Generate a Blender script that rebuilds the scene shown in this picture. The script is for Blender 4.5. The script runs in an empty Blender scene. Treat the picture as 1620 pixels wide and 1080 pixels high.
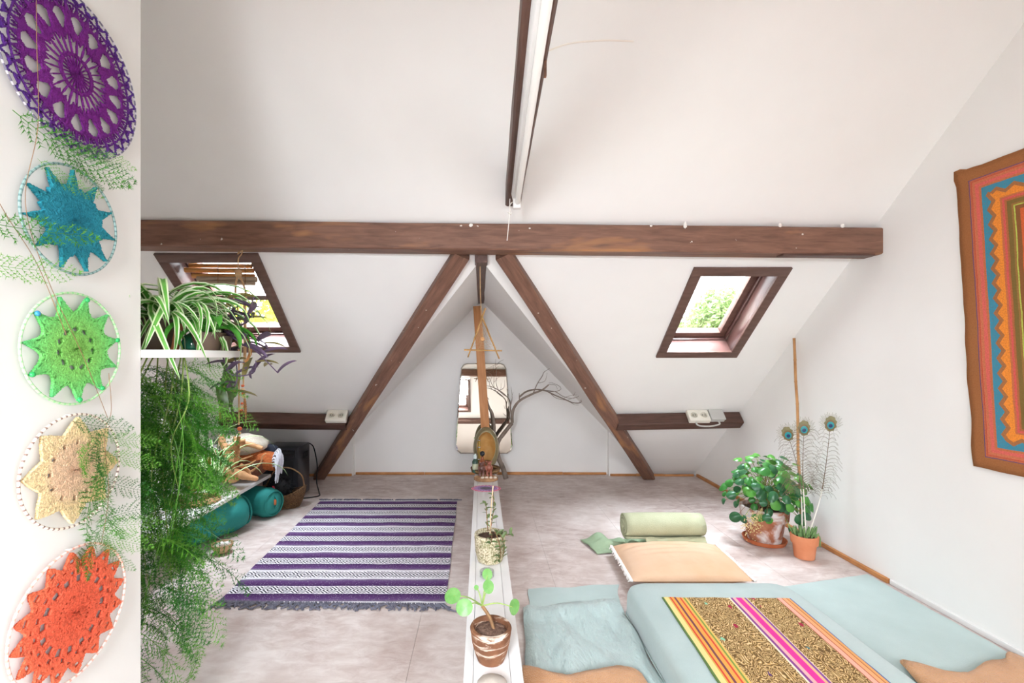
import bpy, bmesh, math, random
from mathutils import Vector, Matrix, Euler, noise as mnoise
PI = math.pi
R = random.Random(7)
sc = bpy.context.scene
COL = sc.collection

# ------------------------------------------------------------------ camera
F, CX, CY, H = 720.0, 761.0, 563.0, 1.30        # focal length (px of 1620x1080), vanishing point, eye height
cam_d = bpy.data.cameras.new('camera')
cam = bpy.data.objects.new('camera', cam_d)
COL.objects.link(cam)
cam.location = (0, 0, H)
cam.rotation_euler = (PI / 2, 0, 0)
cam_d.sensor_width = 36.0
cam_d.lens = 36.0 * F / 1620.0
cam_d.shift_x = (810.0 - CX) / 1620.0
cam_d.shift_y = (CY - 540.0) / 1620.0
cam_d.clip_start = 0.02
cam_d.clip_end = 400
sc.camera = cam

# ------------------------------------------------------------------ sky, daylight, exposure
sc.view_settings.view_transform = 'Standard'
sc.view_settings.look = 'None'
sc.view_settings.exposure = 0.31
sc.view_settings.gamma = 1.0
sc.view_settings.use_curve_mapping = False
try:
    sc.cycles.use_denoising = True
    sc.cycles.max_bounces = 10
    sc.cycles.diffuse_bounces = 7
    sc.cycles.transparent_max_bounces = 12
    sc.cycles.sample_clamp_indirect = 6.0
    sc.cycles.caustics_reflective = False
    sc.cycles.caustics_refractive = False
except Exception:
    pass
world = bpy.data.worlds.new('sky')
sc.world = world
world.use_nodes = True
bg = world.node_tree.nodes['Background']
bg.inputs['Color'].default_value = (0.90, 0.95, 1.0, 1)
bg.inputs['Strength'].default_value = 7.0

def area_light(name, loc, direction, sx, sy, power, color=(1, 1, 1)):
    d = bpy.data.lights.new(name, 'AREA')
    d.shape = 'RECTANGLE'
    d.size, d.size_y, d.energy, d.color = sx, sy, power, color
    o = bpy.data.objects.new(name, d)
    COL.objects.link(o)
    o.location = loc
    o.rotation_euler = Vector(direction).to_track_quat('-Z', 'Y').to_euler()
    return o
# added area lamps at the roof windows behind the camera, boosting daylight
NS = Vector((0, 0.52, -0.854))
for wx, pw in ((-0.575, 136), (1.075, 31), (1.875, 23)):
    area_light('added_daylight_lamp', (wx, -0.98, 1.56), NS, 0.62, 1.05, pw, (0.84, 0.915, 1.0))
for wx, wy in ((-1.715, 3.18), (1.68, 3.24)):      # unseen lamps added above the two roof windows in view, as fill
    area_light('added_daylight_lamp', (wx, wy - .12, (5 - wy) * .9 + .78), (-.35 * wx / 1.7, 0.14, -0.9), 0.9, 0.8, 275, (0.80, 0.89, 1.0))

# ------------------------------------------------------------------ mesh helpers
BASE = {}
def P(px, py, Y):
    """point at depth Y seen at photo pixel px, py"""
    return Vector(((px - CX) / F * Y, Y, H - (py - CY) / F * Y))
def FL(px, py, z=0.0):
    Y = F * (H - z) / (py - CY)
    return P(px, py, Y)

class MB:
    def __init__(self):
        self.v, self.f, self.m, self.cur = [], [], [], 0
    def mat(self, i):
        self.cur = i
        return self
    def vert(self, p):
        self.v.append(tuple(p)); return len(self.v) - 1
    def face(self, idx):
        self.f.append(tuple(idx)); self.m.append(self.cur)
    def poly(self, pts):
        b = len(self.v)
        self.v += [tuple(p) for p in pts]
        self.face(range(b, b + len(pts)))
        return self
    def box(self, lo, hi):
        x0, y0, z0 = lo; x1, y1, z1 = hi
        b = len(self.v)
        self.v += [(x0,y0,z0),(x1,y0,z0),(x1,y1,z0),(x0,y1,z0),(x0,y0,z1),(x1,y0,z1),(x1,y1,z1),(x0,y1,z1)]
        for q in ((0,3,2,1),(4,5,6,7),(0,1,5,4),(1,2,6,5),(2,3,7,6),(3,0,4,7)):
            self.face([b + i for i in q])
        return self
    def tube(self, pts, rad, seg=6, cap=True):
        pts = [Vector(p) for p in pts]
        n = len(pts)
        if not isinstance(rad, (list, tuple)):
            rad = [rad] * n
        t0 = (pts[1] - pts[0]).normalized()
        ref = Vector((0, 0, 1)) if abs(t0.z) < .9 else Vector((1, 0, 0))
        u = t0.cross(ref).normalized()
        b = len(self.v)
        for i, p in enumerate(pts):
            t = (pts[min(i + 1, n - 1)] - pts[max(i - 1, 0)])
            t = t.normalized() if t.length > 1e-9 else t0
            u = (u - t * u.dot(t))
            u = u.normalized() if u.length > 1e-6 else t.orthogonal().normalized()
            w = t.cross(u)
            for k in range(seg):
                a = 2 * PI * k / seg
                self.v.append(tuple(p + (u * math.cos(a) + w * math.sin(a)) * rad[i]))
        for i in range(n - 1):
            for k in range(seg):
                k2 = (k + 1) % seg
                self.face((b + i*seg + k, b + i*seg + k2, b + (i+1)*seg + k2, b + (i+1)*seg + k))
        if cap:
            self.face([b + k for k in range(seg)][::-1])
            self.face([b + (n-1)*seg + k for k in range(seg)])
        return self
    def lathe(self, prof, seg=24, c=(0,0,0), sx=1, sy=1, fn=None):
        b = len(self.v); n = len(prof)
        for (r, z) in prof:
            for k in range(seg):
                a = 2 * PI * k / seg
                rr = r * (fn(a, z) if fn else 1)
                self.v.append((c[0] + rr*math.cos(a)*sx, c[1] + rr*math.sin(a)*sy, c[2] + z))
        for i in range(n - 1):
            for k in range(seg):
                k2 = (k + 1) % seg
                self.face((b+i*seg+k, b+i*seg+k2, b+(i+1)*seg+k2, b+(i+1)*seg+k))
        if prof[0][0] > 1e-5: self.face([b + k for k in range(seg)][::-1])
        if prof[-1][0] > 1e-5: self.face([b + (n-1)*seg + k for k in range(seg)])
        return self
    def ellipsoid(self, c, r, nu=14, nv=9, fn=None):
        c = Vector(c); b = len(self.v)
        for j in range(1, nv):
            ph = PI * j / nv
            for i in range(nu):
                th = 2 * PI * i / nu
                d = Vector((math.sin(ph)*math.cos(th), math.sin(ph)*math.sin(th), math.cos(ph)))
                s = fn(d) if fn else 1
                self.v.append((c.x + d.x*r[0]*s, c.y + d.y*r[1]*s, c.z + d.z*r[2]*s))
        st = fn(Vector((0,0,1))) if fn else 1; sb = fn(Vector((0,0,-1))) if fn else 1
        t = self.vert((c.x, c.y, c.z + r[2]*st)); o = self.vert((c.x, c.y, c.z - r[2]*sb))
        for j in range(nv - 2):
            for i in range(nu):
                i2 = (i + 1) % nu
                self.face((b+j*nu+i, b+(j+1)*nu+i, b+(j+1)*nu+i2, b+j*nu+i2))
        for i in range(nu):
            i2 = (i + 1) % nu
            self.face((t, b+i, b+i2)); self.face((o, b+(nv-2)*nu+i2, b+(nv-2)*nu+i))
        return self
    def prism(self, pts, d):
        """closed outline pts extruded by vector d"""
        d = Vector(d); b = len(self.v); n = len(pts)
        self.v += [tuple(p) for p in pts] + [tuple(Vector(p) + d) for p in pts]
        self.face(range(b, b+n)); self.face(range(b+2*n-1, b+n-1, -1))
        for i in range(n):
            j = (i + 1) % n
            self.face((b+j, b+i, b+n+i, b+n+j))
        return self
    def sheet(self, nu, nv, fn, th=0.0):
        """grid surface; fn(u,v)->point; th closes it to a slab of that thickness (down in z)"""
        b = len(self.v)
        for j in range(nv + 1):
            for i in range(nu + 1):
                self.v.append(tuple(fn(i/nu, j/nv)))
        w = nu + 1
        for j in range(nv):
            for i in range(nu):
                self.face((b+j*w+i, b+j*w+i+1, b+(j+1)*w+i+1, b+(j+1)*w+i))
        if th:
            N = w * (nv + 1)
            for k in range(N):
                x, y, z = self.v[b+k]; self.v.append((x, y, z - th))
            for j in range(nv):
                for i in range(nu):
                    self.face((b+N+j*w+i, b+N+(j+1)*w+i, b+N+(j+1)*w+i+1, b+N+j*w+i+1))
            ring = [i for i in range(w)] + [j*w+nu for j in range(1, nv+1)] + [nv*w+i for i in range(nu-1, -1, -1)] + [j*w for j in range(nv-1, 0, -1)]
            for k in range(len(ring)):
                a, c = ring[k], ring[(k+1) % len(ring)]
                self.face((b+a, b+N+a, b+N+c, b+c))
        return self
    def data(self, name, mats, smooth=True, bevel=0.0, uv=None, origin=(0,0,0), angle=40):
        me = bpy.data.meshes.new(name)
        ox, oy, oz = origin
        me.from_pydata([(x-ox, y-oy, z-oz) for (x, y, z) in self.v], [], self.f)
        for mt in (mats if isinstance(mats, (list, tuple)) else [mats]):
            me.materials.append(mt)
        me.polygons.foreach_set('material_index', self.m)
        bm = bmesh.new(); bm.from_mesh(me)
        if bevel:
            bmesh.ops.bevel(bm, geom=list(bm.edges), offset=bevel, segments=2, affect='EDGES', profile=0.5)
        bmesh.ops.recalc_face_normals(bm, faces=bm.faces)
        if uv:
            lay = bm.loops.layers.uv.new('UVMap')
            for fc in bm.faces:
                for lp in fc.loops:
                    c = lp.vert.co
                    lay_uv = uv((c.x+ox, c.y+oy, c.z+oz))
                    lp[lay].uv = lay_uv
        for fc in bm.faces: fc.smooth = smooth
        if smooth:
            for e in bm.edges:
                if len(e.link_faces) == 2 and e.calc_face_angle(0) > math.radians(angle): e.smooth = False
        bm.to_mesh(me); bm.free(); me.update()
        return me
    def build(self, name, mats, parent=None, smooth=True, bevel=0.0, uv=None, local=False, angle=40):
        """one mesh object; points are in world space (or in the parent's space when local)"""
        if parent is not None:
            org = (0,0,0) if local else BASE.get(parent.name, (0,0,0))
        else:
            xs, ys, zs = zip(*self.v)
            org = ((min(xs)+max(xs))/2, (min(ys)+max(ys))/2, min(zs))
        me = self.data(name, mats, smooth, bevel, uv, org, angle)
        o = bpy.data.objects.new(name, me); COL.objects.link(o)
        if parent is not None:
            o.parent = parent; BASE[o.name] = org
        else:
            o.location = org; BASE[o.name] = org
        return o

def tag(o, label, cat, group=None):
    o['label'] = label; o['category'] = cat
    if group: o['group'] = group
    return o
def thing(name, label, cat, loc=(0,0,0), group=None, rotz=0.0):
    o = bpy.data.objects.new(name, None); COL.objects.link(o)
    o.location = loc; o.rotation_euler = (0, 0, rotz); o.empty_display_size = .05
    BASE[o.name] = tuple(loc)
    return tag(o, label, cat, group)
def struct(o):
    o['kind'] = 'structure'; return o
def inst(name, me, parent, mtx):
    """a part sharing mesh data, placed by a world matrix (parent is an unrotated thing)"""
    o = bpy.data.objects.new(name, me); COL.objects.link(o)
    o.parent = parent
    b = BASE.get(parent.name, (0,0,0)) if parent else (0,0,0)
    o.matrix_local = Matrix.Translation(-Vector(b)) @ mtx
    BASE[o.name] = b
    return o
def frame(x_axis, origin, up=(0,0,1)):
    """matrix whose local X runs along x_axis"""
    x = Vector(x_axis).normalized(); up = Vector(up)
    y = up.cross(x)
    if y.length < 1e-5: y = Vector((0,1,0)).cross(x)
    y.normalize(); z = x.cross(y)
    m = Matrix((x, y, z)).transposed().to_4x4(); m.translation = Vector(origin)
    return m
def bez(pts, n=8):
    """Catmull-Rom through the points"""
    pts = [Vector(p) for p in pts]; out = []
    for i in range(len(pts)-1):
        p0, p1, p2, p3 = pts[max(i-1,0)], pts[i], pts[i+1], pts[min(i+2,len(pts)-1)]
        for k in range(n):
            t = k/n
            out.append(.5*((2*p1)+(p2-p0)*t+(2*p0-5*p1+4*p2-p3)*t*t+(3*p1-p0-3*p2+p3)*t**3))
    out.append(pts[-1]); return out
def lerp(a, b, t): return a + (b - a) * t
def tap(r0, r1, n): return [lerp(r0, r1, i/max(1, n-1)) for i in range(n)]
def nz(x, y=0, z=0): return mnoise.noise(Vector((x, y, z)))

# ------------------------------------------------------------------ materials
def srgb(c):
    if isinstance(c, str):
        c = c.lstrip('#'); c = [int(c[i:i+2], 16) for i in (0, 2, 4)]
    f = lambda u: (u/255/12.92) if u/255 <= .04045 else ((u/255+.055)/1.055)**2.4
    return tuple(f(u) for u in c[:3]) + (1,)
class NT:
    def __init__(self, name):
        self.m = bpy.data.materials.new(name); self.m.use_nodes = True
        self.t = self.m.node_tree; self.n = self.t.nodes
        self.b = self.n['Principled BSDF']
    def node(self, typ, **kw):
        nd = self.n.new(typ)
        for k, v in kw.items():
            if k.startswith('i_'): nd.inputs[k[2:].replace('_', ' ')].default_value = v
            else: setattr(nd, k, v)
        return nd
    def link(self, a, b): self.t.links.new(a, b)
    def val(self, x):
        return x
    def math(self, op, a, b=None, c=None):
        nd = self.node('ShaderNodeMath', operation=op)
        for i, x in enumerate((a, b, c)):
            if x is None: continue
            if isinstance(x, (int, float)): nd.inputs[i].default_value = x
            else: self.link(x, nd.inputs[i])
        return nd.outputs[0]
    def mix(self, fac, a, b):
        nd = self.node('ShaderNodeMix', data_type='RGBA')
        for sock, x in ((nd.inputs['Factor'], fac), (nd.inputs[6], a), (nd.inputs[7], b)):
            if isinstance(x, (int, float)): sock.default_value = x
            elif isinstance(x, tuple): sock.default_value = x
            else: self.link(x, sock)
        return nd.outputs[2]
    def coords(self, kind='Object', scale=(1,1,1), rot=(0,0,0)):
        tc = self.node('ShaderNodeTexCoord'); mp = self.node('ShaderNodeMapping')
        mp.inputs['Scale'].default_value = scale; mp.inputs['Rotation'].default_value = rot
        self.link(tc.outputs[kind], mp.inputs[0]); return mp.outputs[0]
    def noise(self, vec, scale, detail=4, rough=.55, dist=0.0):
        nd = self.node('ShaderNodeTexNoise'); self.link(vec, nd.inputs['Vector'])
        nd.inputs['Scale'].default_value = scale; nd.inputs['Detail'].default_value = detail
        nd.inputs['Roughness'].default_value = rough; nd.inputs['Distortion'].default_value = dist
        return nd.outputs[0]
    def ramp(self, fac, stops, interp='LINEAR'):
        nd = self.node('ShaderNodeValToRGB'); cr = nd.color_ramp; cr.interpolation = interp
        while len(cr.elements) < len(stops): cr.elements.new(.5)
        for e, (p, c) in zip(cr.elements, stops):
            e.position = p; e.color = srgb(c) if not (isinstance(c, tuple) and len(c) == 4) else c
        self.link(fac, nd.inputs[0]); return nd.outputs[0]
    def bump(self, h, strength=.3, dist=.01):
        nd = self.node('ShaderNodeBump'); nd.inputs['Strength'].default_value = strength
        nd.inputs['Distance'].default_value = dist
        self.link(h, nd.inputs['Height']); self.link(nd.outputs[0], self.b.inputs['Normal'])
    def out(self, col=None, rough=.6, metal=0.0, spec=.5):
        if col is not None:
            if isinstance(col, tuple): self.b.inputs['Base Color'].default_value = col
            else: self.link(col, self.b.inputs['Base Color'])
        self.b.inputs['Roughness'].default_value = rough
        self.b.inputs['Metallic'].default_value = metal
        self.b.inputs['Specular IOR Level'].default_value = spec
        return self.m
def M(name, c1, c2=None, scale=6, rough=.7, bump=0, bscale=None, bdist=.004, metal=0, spec=.4, stretch=(1,1,1), detail=4, sheen=0, trans=0, contrast=(.35,.65), coords='Object'):
    t = NT(name); v = t.coords(coords, stretch)
    col = srgb(c1)
    if c2 is not None:
        col = t.ramp(t.noise(v, scale, detail), [(contrast[0], c1), (contrast[1], c2)])
    if bump:
        t.bump(t.noise(v, bscale or scale*4, 5), bump, bdist)
    m = t.out(col, rough, metal, spec)
    if sheen: t.b.inputs['Sheen Weight'].default_value = sheen
    if trans: # thin leaf: some light passes through
        tr = t.node('ShaderNodeBsdfTranslucent'); mx = t.node('ShaderNodeMixShader'); mx.inputs[0].default_value = trans
        if isinstance(col, tuple): tr.inputs[0].default_value = col
        else: t.link(col, tr.inputs[0])
        o = t.n['Material Output']
        t.link(t.b.outputs[0], mx.inputs[1]); t.link(tr.outputs[0], mx.inputs[2]); t.link(mx.outputs[0], o.inputs['Surface'])
    return m

m_wall = M('white_plaster', '#f3f1ee', '#eeece9', 1.2, .9, .12, 40, .002, spec=.2)
m_partition = M('white_partition_dimmed', '#e2e0db', '#dddbd6', 1.5, .85, .08, 60, .001, spec=.2)  # wall white greyed in its colour to offset the strong light here
m_white = M('white_paint', '#f0eeec', '#e6e4e2', 3, .55, .05, 30, .002)
def wood_beam():
    t = NT('dark_beam_wood'); v = t.coords('Object', (1.6, 14, 14)); v2 = t.coords('Object', (1, 1, 1))
    g = t.noise(v, 3.0, 6, .6, .6)
    col = t.ramp(g, [(.25, '#5d4134'), (.5, '#795646'), (.72, '#8b6653')])
    k = t.noise(t.coords('Object', (1.2, 5, 5)), 1.7, 3, .5, .3)
    col = t.mix(t.ramp(k, [(.62, (0,0,0,1)), (.75, (1,1,1,1))]), col, srgb('#a8764f'))
    sp = t.noise(v2, 26, 2, .5)
    col = t.mix(t.ramp(sp, [(.74, (0,0,0,1)), (.76, (1,1,1,1))]), col, srgb('#d8cfc6'))
    t.bump(g, .25, .01)
    return t.out(col, .55, 0, .4)
m_beam = wood_beam()
def dark_beam():
    t = NT('dark_brown_stain'); v = t.coords('Object', (1.6, 14, 14))
    g = t.noise(v, 3.0, 6, .6, .6)
    t.bump(g, .25, .01)
    return t.out(t.ramp(g, [(.25, '#3f2a22'), (.5, '#573b31'), (.75, '#6a4b3f')]), .5, 0, .45)
m_darkbeam = dark_beam()
m_frame = M('window_frame_brown', '#5b4138', '#6d5147', 5, .45, .15, 30, .002, stretch=(1,6,1))
m_reveal = M('window_lining_varnish', '#513832', '#6b4d47', 4, .3, .1, 30, .002, spec=.7)
m_rawwood = M('raw_strip_wood', '#c98f5c', '#b07645', 8, .7, .2, 60, .002)
def floor_mat():
    t = NT('worn_floor_board'); v = t.coords('Object', (1, 1, 1))
    n1 = t.noise(v, 1.3, 6, .6, .4); n2 = t.noise(t.coords('Object', (1, 2.2, 1), (0,0,.5)), 9, 6, .7, .5)
    c = t.ramp(n1, [(.3, '#a8938b'), (.5, '#c3b2ab'), (.7, '#dad0ca')])
    c = t.mix(t.ramp(n2, [(.38, (0,0,0,1)), (.72, (.7,.7,.7,1))]), c, srgb('#e6dfda'))
    n3 = t.noise(v, 3.1, 3, .5)
    c = t.mix(t.ramp(n3, [(.52, (0,0,0,1)), (.75, (.6,.6,.6,1))]), c, srgb('#a48c82'))
    t.bump(n2, .12, .004)
    return t.out(c, .62, 0, .3)
m_floor = floor_mat()
def glass_mat(name, tint=(1,1,1,1), refl=.08):
    t = NT(name); tr = t.node('ShaderNodeBsdfTransparent'); tr.inputs[0].default_value = tint
    gl = t.node('ShaderNodeBsdfGlossy'); gl.inputs['Roughness'].default_value = .02
    mx = t.node('ShaderNodeMixShader'); mx.inputs[0].default_value = refl
    t.link(tr.outputs[0], mx.inputs[1]); t.link(gl.outputs[0], mx.inputs[2]); t.link(mx.outputs[0], t.n['Material Output'].inputs['Surface'])
    return t.m
m_pane = glass_mat('window_glass')
# ------------------------------------------------------------------ the room
TAN, YB, YR, YN, XR, XL = 0.9, 5.0, 1.2, -2.6, 2.34, -2.34
ZR = (YB - YR) * TAN
ZP, TD = 1.911, 1.03                      # dormer ridge height and pitch
XV0 = ZP / TD
YV = YB - ZP / TAN
def zs(Y): return (YB - Y) * TAN
def zn(Y): return (Y - YN) * TAN
CS = 1 / math.sqrt(1 + TAN*TAN); SN = TAN * CS
DS, NI = Vector((0, CS, -SN)), Vector((0, -SN, -CS))          # far slope: down the slope, into the room
DS2, NI2 = Vector((0, -CS, -SN)), Vector((0, SN, -CS))        # near slope

WINS = [(-2.04, -1.39, 2.84, 3.515), (1.365, 1.995, 2.92, 3.56)]     # outer edge of the brown frames (x0, x1, upper Y, lower Y)
NWIN = [(-0.95, -0.25, -0.56, -1.36), (0.72, 1.42, -0.56, -1.36), (1.52, 2.22, -0.56, -1.36)]
FW = 0.066
def hole(w):
    s = FW * CS if w[3] > w[2] else -FW * CS
    return (w[0]+FW, w[1]-FW, w[2]+s, w[3]-s)

fl = MB().box((XL-.1, YN-.1, -.09), (XR+.1, YB+.1, -.019)).build('floor', M('floor_joint_dark', '#7a6a60'), smooth=False)
struct(fl)
BASE[fl.name] = tuple(fl.location)
xs = [XL-.08, -1.5, -.3, .42, 1.02, 1.78, XR+.08]
for i in range(len(xs)-1):
    y = YN - .08 - (i % 2) * .9
    while y < YB:
        y2 = min(y + 2.44, YB + .08)
        MB().box((xs[i]+.0006, max(y, YN-.08)+.0006, -.018), (xs[i+1]-.0006, y2-.0006, 0)).build('floor_panel', m_floor, fl, smooth=False)
        y += 2.44

def slope_strips(mb, zf, ys, holes, cut=None):
    ys = sorted(ys)
    for a, b in zip(ys[:-1], ys[1:]):
        mid = (a + b) / 2
        hs = sorted([h for h in holes if min(h[2], h[3]) < mid < max(h[2], h[3])])
        lines = [[XL-.02]*2]
        for h in hs:
            lines += [[h[0]]*2, [h[1]]*2]
        lines.append([XR+.02]*2)
        segs = [(lines[k], lines[k+1]) for k in range(0, len(lines), 2)]
        for l, r in segs:
            if cut and mid > YV and l[0] < 0 < r[0]:
                ca, cb = cut(a), cut(b)
                mb.poly([(l[0], a, zf(a)), (-ca, a, zf(a)), (-cb, b, zf(b)), (l[1], b, zf(b))])
                mb.poly([(ca, a, zf(a)), (r[0], a, zf(a)), (r[1], b, zf(b)), (cb, b, zf(b))])
            else:
                mb.poly([(l[0], a, zf(a)), (r[0], a, zf(a)), (r[1], b, zf(b)), (l[1], b, zf(b))])
cut = lambda Y: max(0.0, (ZP - zs(Y)) / TD)
FH = [hole(w) for w in WINS]; NH = [hole(w) for w in NWIN]
mb = MB()
slope_strips(mb, zs, [YR, YV, YB] + [y for h in FH for y in h[2:]], FH, cut)
struct(mb.build('ceiling', m_wall, smooth=False))
mb = MB()
slope_strips(mb, zn, [YN, YR] + [y for h in NH for y in h[2:]], NH)
struct(mb.build('ceiling', m_wall, smooth=False))
for s in (-1, 1):
    struct(MB().poly([(0, YV, ZP), (0, YB+.02, ZP), (s*XV0, YB+.02, 0), (s*XV0, YB, 0)]).build('ceiling', m_wall, smooth=False))
struct(MB().prism([(-XV0-.1, YB, -.02), (XV0+.1, YB, -.02), (XV0+.1, YB, .1), (.2, YB, ZP+.2), (-.2, YB, ZP+.2), (-XV0-.1, YB, .1)], (0, .1, 0)).build('wall_back', m_wall, smooth=False))
# low side panels of the dormer, standing a little proud of the gable wall
for s in (-1, 1):
    xa, xb = s*1.389, s*XV0
    struct(MB().prism([(xa, YB, 0), (s*(XV0-.02), YB, 0), (xa, YB, ZP-TD*1.389)], (0, -.055, 0)).build('trim_1' if s < 0 else 'trim_2', m_wall, smooth=False))
def gable(name, X, side, win):
    mb = MB(); t = .1 * side
    ya, yb, za, zb = win if win else (0, .5, 0, 0)
    def pr(pts): mb.prism([(X, y, z) for y, z in pts], (t, 0, 0))
    top = lambda y: min(zs(y), zn(y)) + .08
    if win:
        pr([(YN-.1, -.02), (ya, -.02), (ya, top(ya)), (YN-.1, .05)])
        pr([(ya, -.02), (yb, -.02), (yb, za), (ya, za)])
        pr([(ya, zb), (yb, zb), (yb, top(yb)), (ya, top(ya))])
        pr([(yb, -.02), (YB+.1, -.02), (YB+.1, .05), (YR, ZR+.08), (yb, top(yb))])
    else:
        pr([(YN-.1, -.02), (YB+.1, -.02), (YB+.1, .05), (YR, ZR+.08), (YN-.1, .05)])
    return struct(mb.build(name, m_wall, smooth=False))
gable('wall_right', XR, 1, None)
gable('wall_left', XL, -1, None)
XP, YP = -0.95, 1.27                       # partition with the hoops
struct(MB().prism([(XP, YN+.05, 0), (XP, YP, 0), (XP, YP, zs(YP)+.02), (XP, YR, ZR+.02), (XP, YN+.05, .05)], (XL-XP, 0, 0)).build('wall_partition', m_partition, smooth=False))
# ------------------------------------------------------------------ roof windows
def skylight(name, w, far=True, depth=.2, bar=False):
    x0, x1, y0, y1 = w
    ds, ni = (DS, NI) if far else (DS2, NI2)
    zf = zs if far else zn
    O = Vector((x0, y0, zf(y0))); L = abs(y1-y0)/CS; W = x1-x0
    root = bpy.data.objects.new(name, None); COL.objects.link(root); struct(root)
    root.location = O; BASE[root.name] = tuple(O)
    m = Matrix((Vector((1,0,0)), ds, -ni)).transposed().to_4x4(); m.translation = O
    def part(nm, lo, hi, mt, bv=.003, parent=root):
        mbx = MB().box((0,0,0), tuple(b-a for a, b in zip(lo, hi)))
        o = inst(nm, mbx.data(nm, mt, True, bv), parent, m @ Matrix.Translation(lo))
        return o
    f = FW
    part('frame_board', (0, 0, -.016), (W, f, .002), m_frame); part('frame_board', (0, L-f, -.016), (W, L, .002), m_frame)
    part('frame_board', (0, f, -.016), (f, L-f, .002), m_frame); part('frame_board', (W-f, f, -.016), (W, L-f, .002), m_frame)
    t = .02; d1 = depth*.55
    for (lo, hi) in (((f-t, f-t, 0), (W-f+t, f, d1)), ((f-t, L-f, 0), (W-f+t, L-f+t, d1)), ((f-t, f, 0), (f, L-f, d1)), ((W-f, f, 0), (W-f+t, L-f, d1))):
        part('lining_board', lo, hi, m_reveal, .001)
    g = f + .012                                           # outer casing of the window, a step in
    for (lo, hi) in (((f-t, f-t, d1+.004), (W-f+t, g, depth)), ((f-t, L-g, d1+.004), (W-f+t, L-f+t, depth)), ((f-t, g, d1+.004), (g, L-g, depth)), ((W-g, g, d1+.004), (W-f+t, L-g, depth))):
        part('casing_board', lo, hi, m_reveal, .002)
    h = g + .05; za, zb = depth-.065, depth-.01            # sash
    for (lo, hi) in (((g, g, za), (W-g, h, zb)), ((g, L-h, za), (W-g, L-g, zb)), ((g, h, za), (h, L-h, zb)), ((W-h, h, za), (W-g, L-h, zb))):
        part('sash_rail', lo, hi, m_frame, .004)
    if bar: part('sash_rail', (h, L*.52, za+.01), (W-h, L*.52+.045, zb-.005), m_reveal, .003)
    part('pane', (h-.006, h-.006, depth-.04), (W-h+.006, L-h+.006, depth-.034), m_pane, 0)
    return root
skylight('window_1', WINS[0], bar=True)
skylight('window_2', WINS[1])
for i, w in enumerate(NWIN): skylight('window_%d' % (i+3), w, far=False, depth=.16)
# ------------------------------------------------------------------ skirting strips
def strips(name, pts, hgt, th, mt, nrm):
    root = bpy.data.objects.new(name, None); COL.objects.link(root); struct(root); root.location = pts[0]; BASE[root.name] = tuple(pts[0])
    for a, b in zip(pts[:-1], pts[1:]):
        a, b = Vector(a), Vector(b); d = (b-a).normalized(); a2, b2 = a + d*.002, b - d*.002
        n = Vector(nrm)*th; up = Vector((0,0,hgt*R.uniform(.85,1.1)))
        MB().prism([a2, b2, b2+n, a2+n], up).build('strip', mt, root, bevel=.002)
    return root
strips('baseboard_back', [(-1.375,4.999,0.001),(-.62,4.999,0.001),(.18,4.999,.001),(.9,4.999,.001),(1.375,4.999,.001)], .028, .018, m_rawwood, (0,-1,0))
strips('baseboard_left', [(-2.2,4.93,0.001),(-1.74,4.93,0.001),(-1.40,4.943,.001)], .026, .018, m_rawwood, (0,-1,0))
strips('baseboard_far', [(1.40,4.943,0.001),(1.68,4.943,0.001),(1.98,4.93,.001),(2.30,4.93,.001)], .026, .018, m_rawwood, (0,-1,0))
strips('baseboard_right', [(XR-.001,4.91,.001),(XR-.001,3.9,.001),(XR-.001,3.1,.001),(XR-.001,2.6,.001)], .03, .02, m_rawwood, (-1,0,0))
strips('baseboard_near', [(XR-.001,2.595,.001),(XR-.001,.2,.001),(XR-.001,-2.3,.001)], .028, .012, m_white, (-1,0,0))

# ------------------------------------------------------------------ beams
def beam(name, p0, p1, w, h, label, up=(0,0,1), mt=None, bv=.008, seg=18, rough=.004):
    """timber with local X along its length; w across, h along up; slightly uneven"""
    p0, p1 = Vector(p0), Vector(p1); L = (p1-p0).length
    m = frame(p1-p0, p0, up); mb = MB()
    sd = R.uniform(0, 50)
    prof = [(-w/2+bv,-h/2),(w/2-bv,-h/2),(w/2,-h/2+bv),(w/2,h/2-bv),(w/2-bv,h/2),(-w/2+bv,h/2),(-w/2,h/2-bv),(-w/2,-h/2+bv)]
    n = len(prof)
    for i in range(seg+1):
        x = L*i/seg
        for k, (a, b) in enumerate(prof):
            e = rough*nz(x*2.3+sd, k*3.1)
            mb.v.append((x, a+e, b+e))
    for i in range(seg):
        for k in range(n):
            k2 = (k+1) % n
            mb.face((i*n+k, i*n+k2, (i+1)*n+k2, (i+1)*n+k))
    mb.face(list(range(n))[::-1]); mb.face([seg*n+k for k in range(n)])
    o = bpy.data.objects.new(name, mb.data(name, mt or m_beam, True, angle=30)); COL.objects.link(o); o.matrix_world = m
    if label: tag(o, label, 'beam')
    return o
main = beam('roof_beam', (XL, 2.72, 2.022), (XR, 2.72, 1.972), .14, .155, 'long brown timber beam crossing the whole ceiling below the ceiling lamp', seg=40)
chip = M('bare_plaster_chip', '#e9e4dd')
for px, py, sx, sz in ((745,356,.012,.01),(1084,356,.01,.02),(1234,356,.01,.012),(1333,357,.012,.012),(1030,357,.008,.006),(838,361,.006,.004)):
    c = P(px, py, 2.648)
    MB().ellipsoid(c, (sx, .004, sz), 8, 6, lambda d: 1+.3*nz(d.x*3, d.z*3, px)).build('paint_chip', chip).parent = main
for o in [o for o in COL.objects if o.name.startswith('paint_chip')]:
    bpy.context.view_layer.update(); o.matrix_parent_inverse = main.matrix_world.inverted()
MB().box((1.765, 2.655, 1.887), (2.3, 2.72, 1.899)).build('batten', m_darkbeam, bevel=.003)
bt = bpy.data.objects['batten']; bt.parent = main; bt.matrix_parent_inverse = main.matrix_world.inverted()
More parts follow.
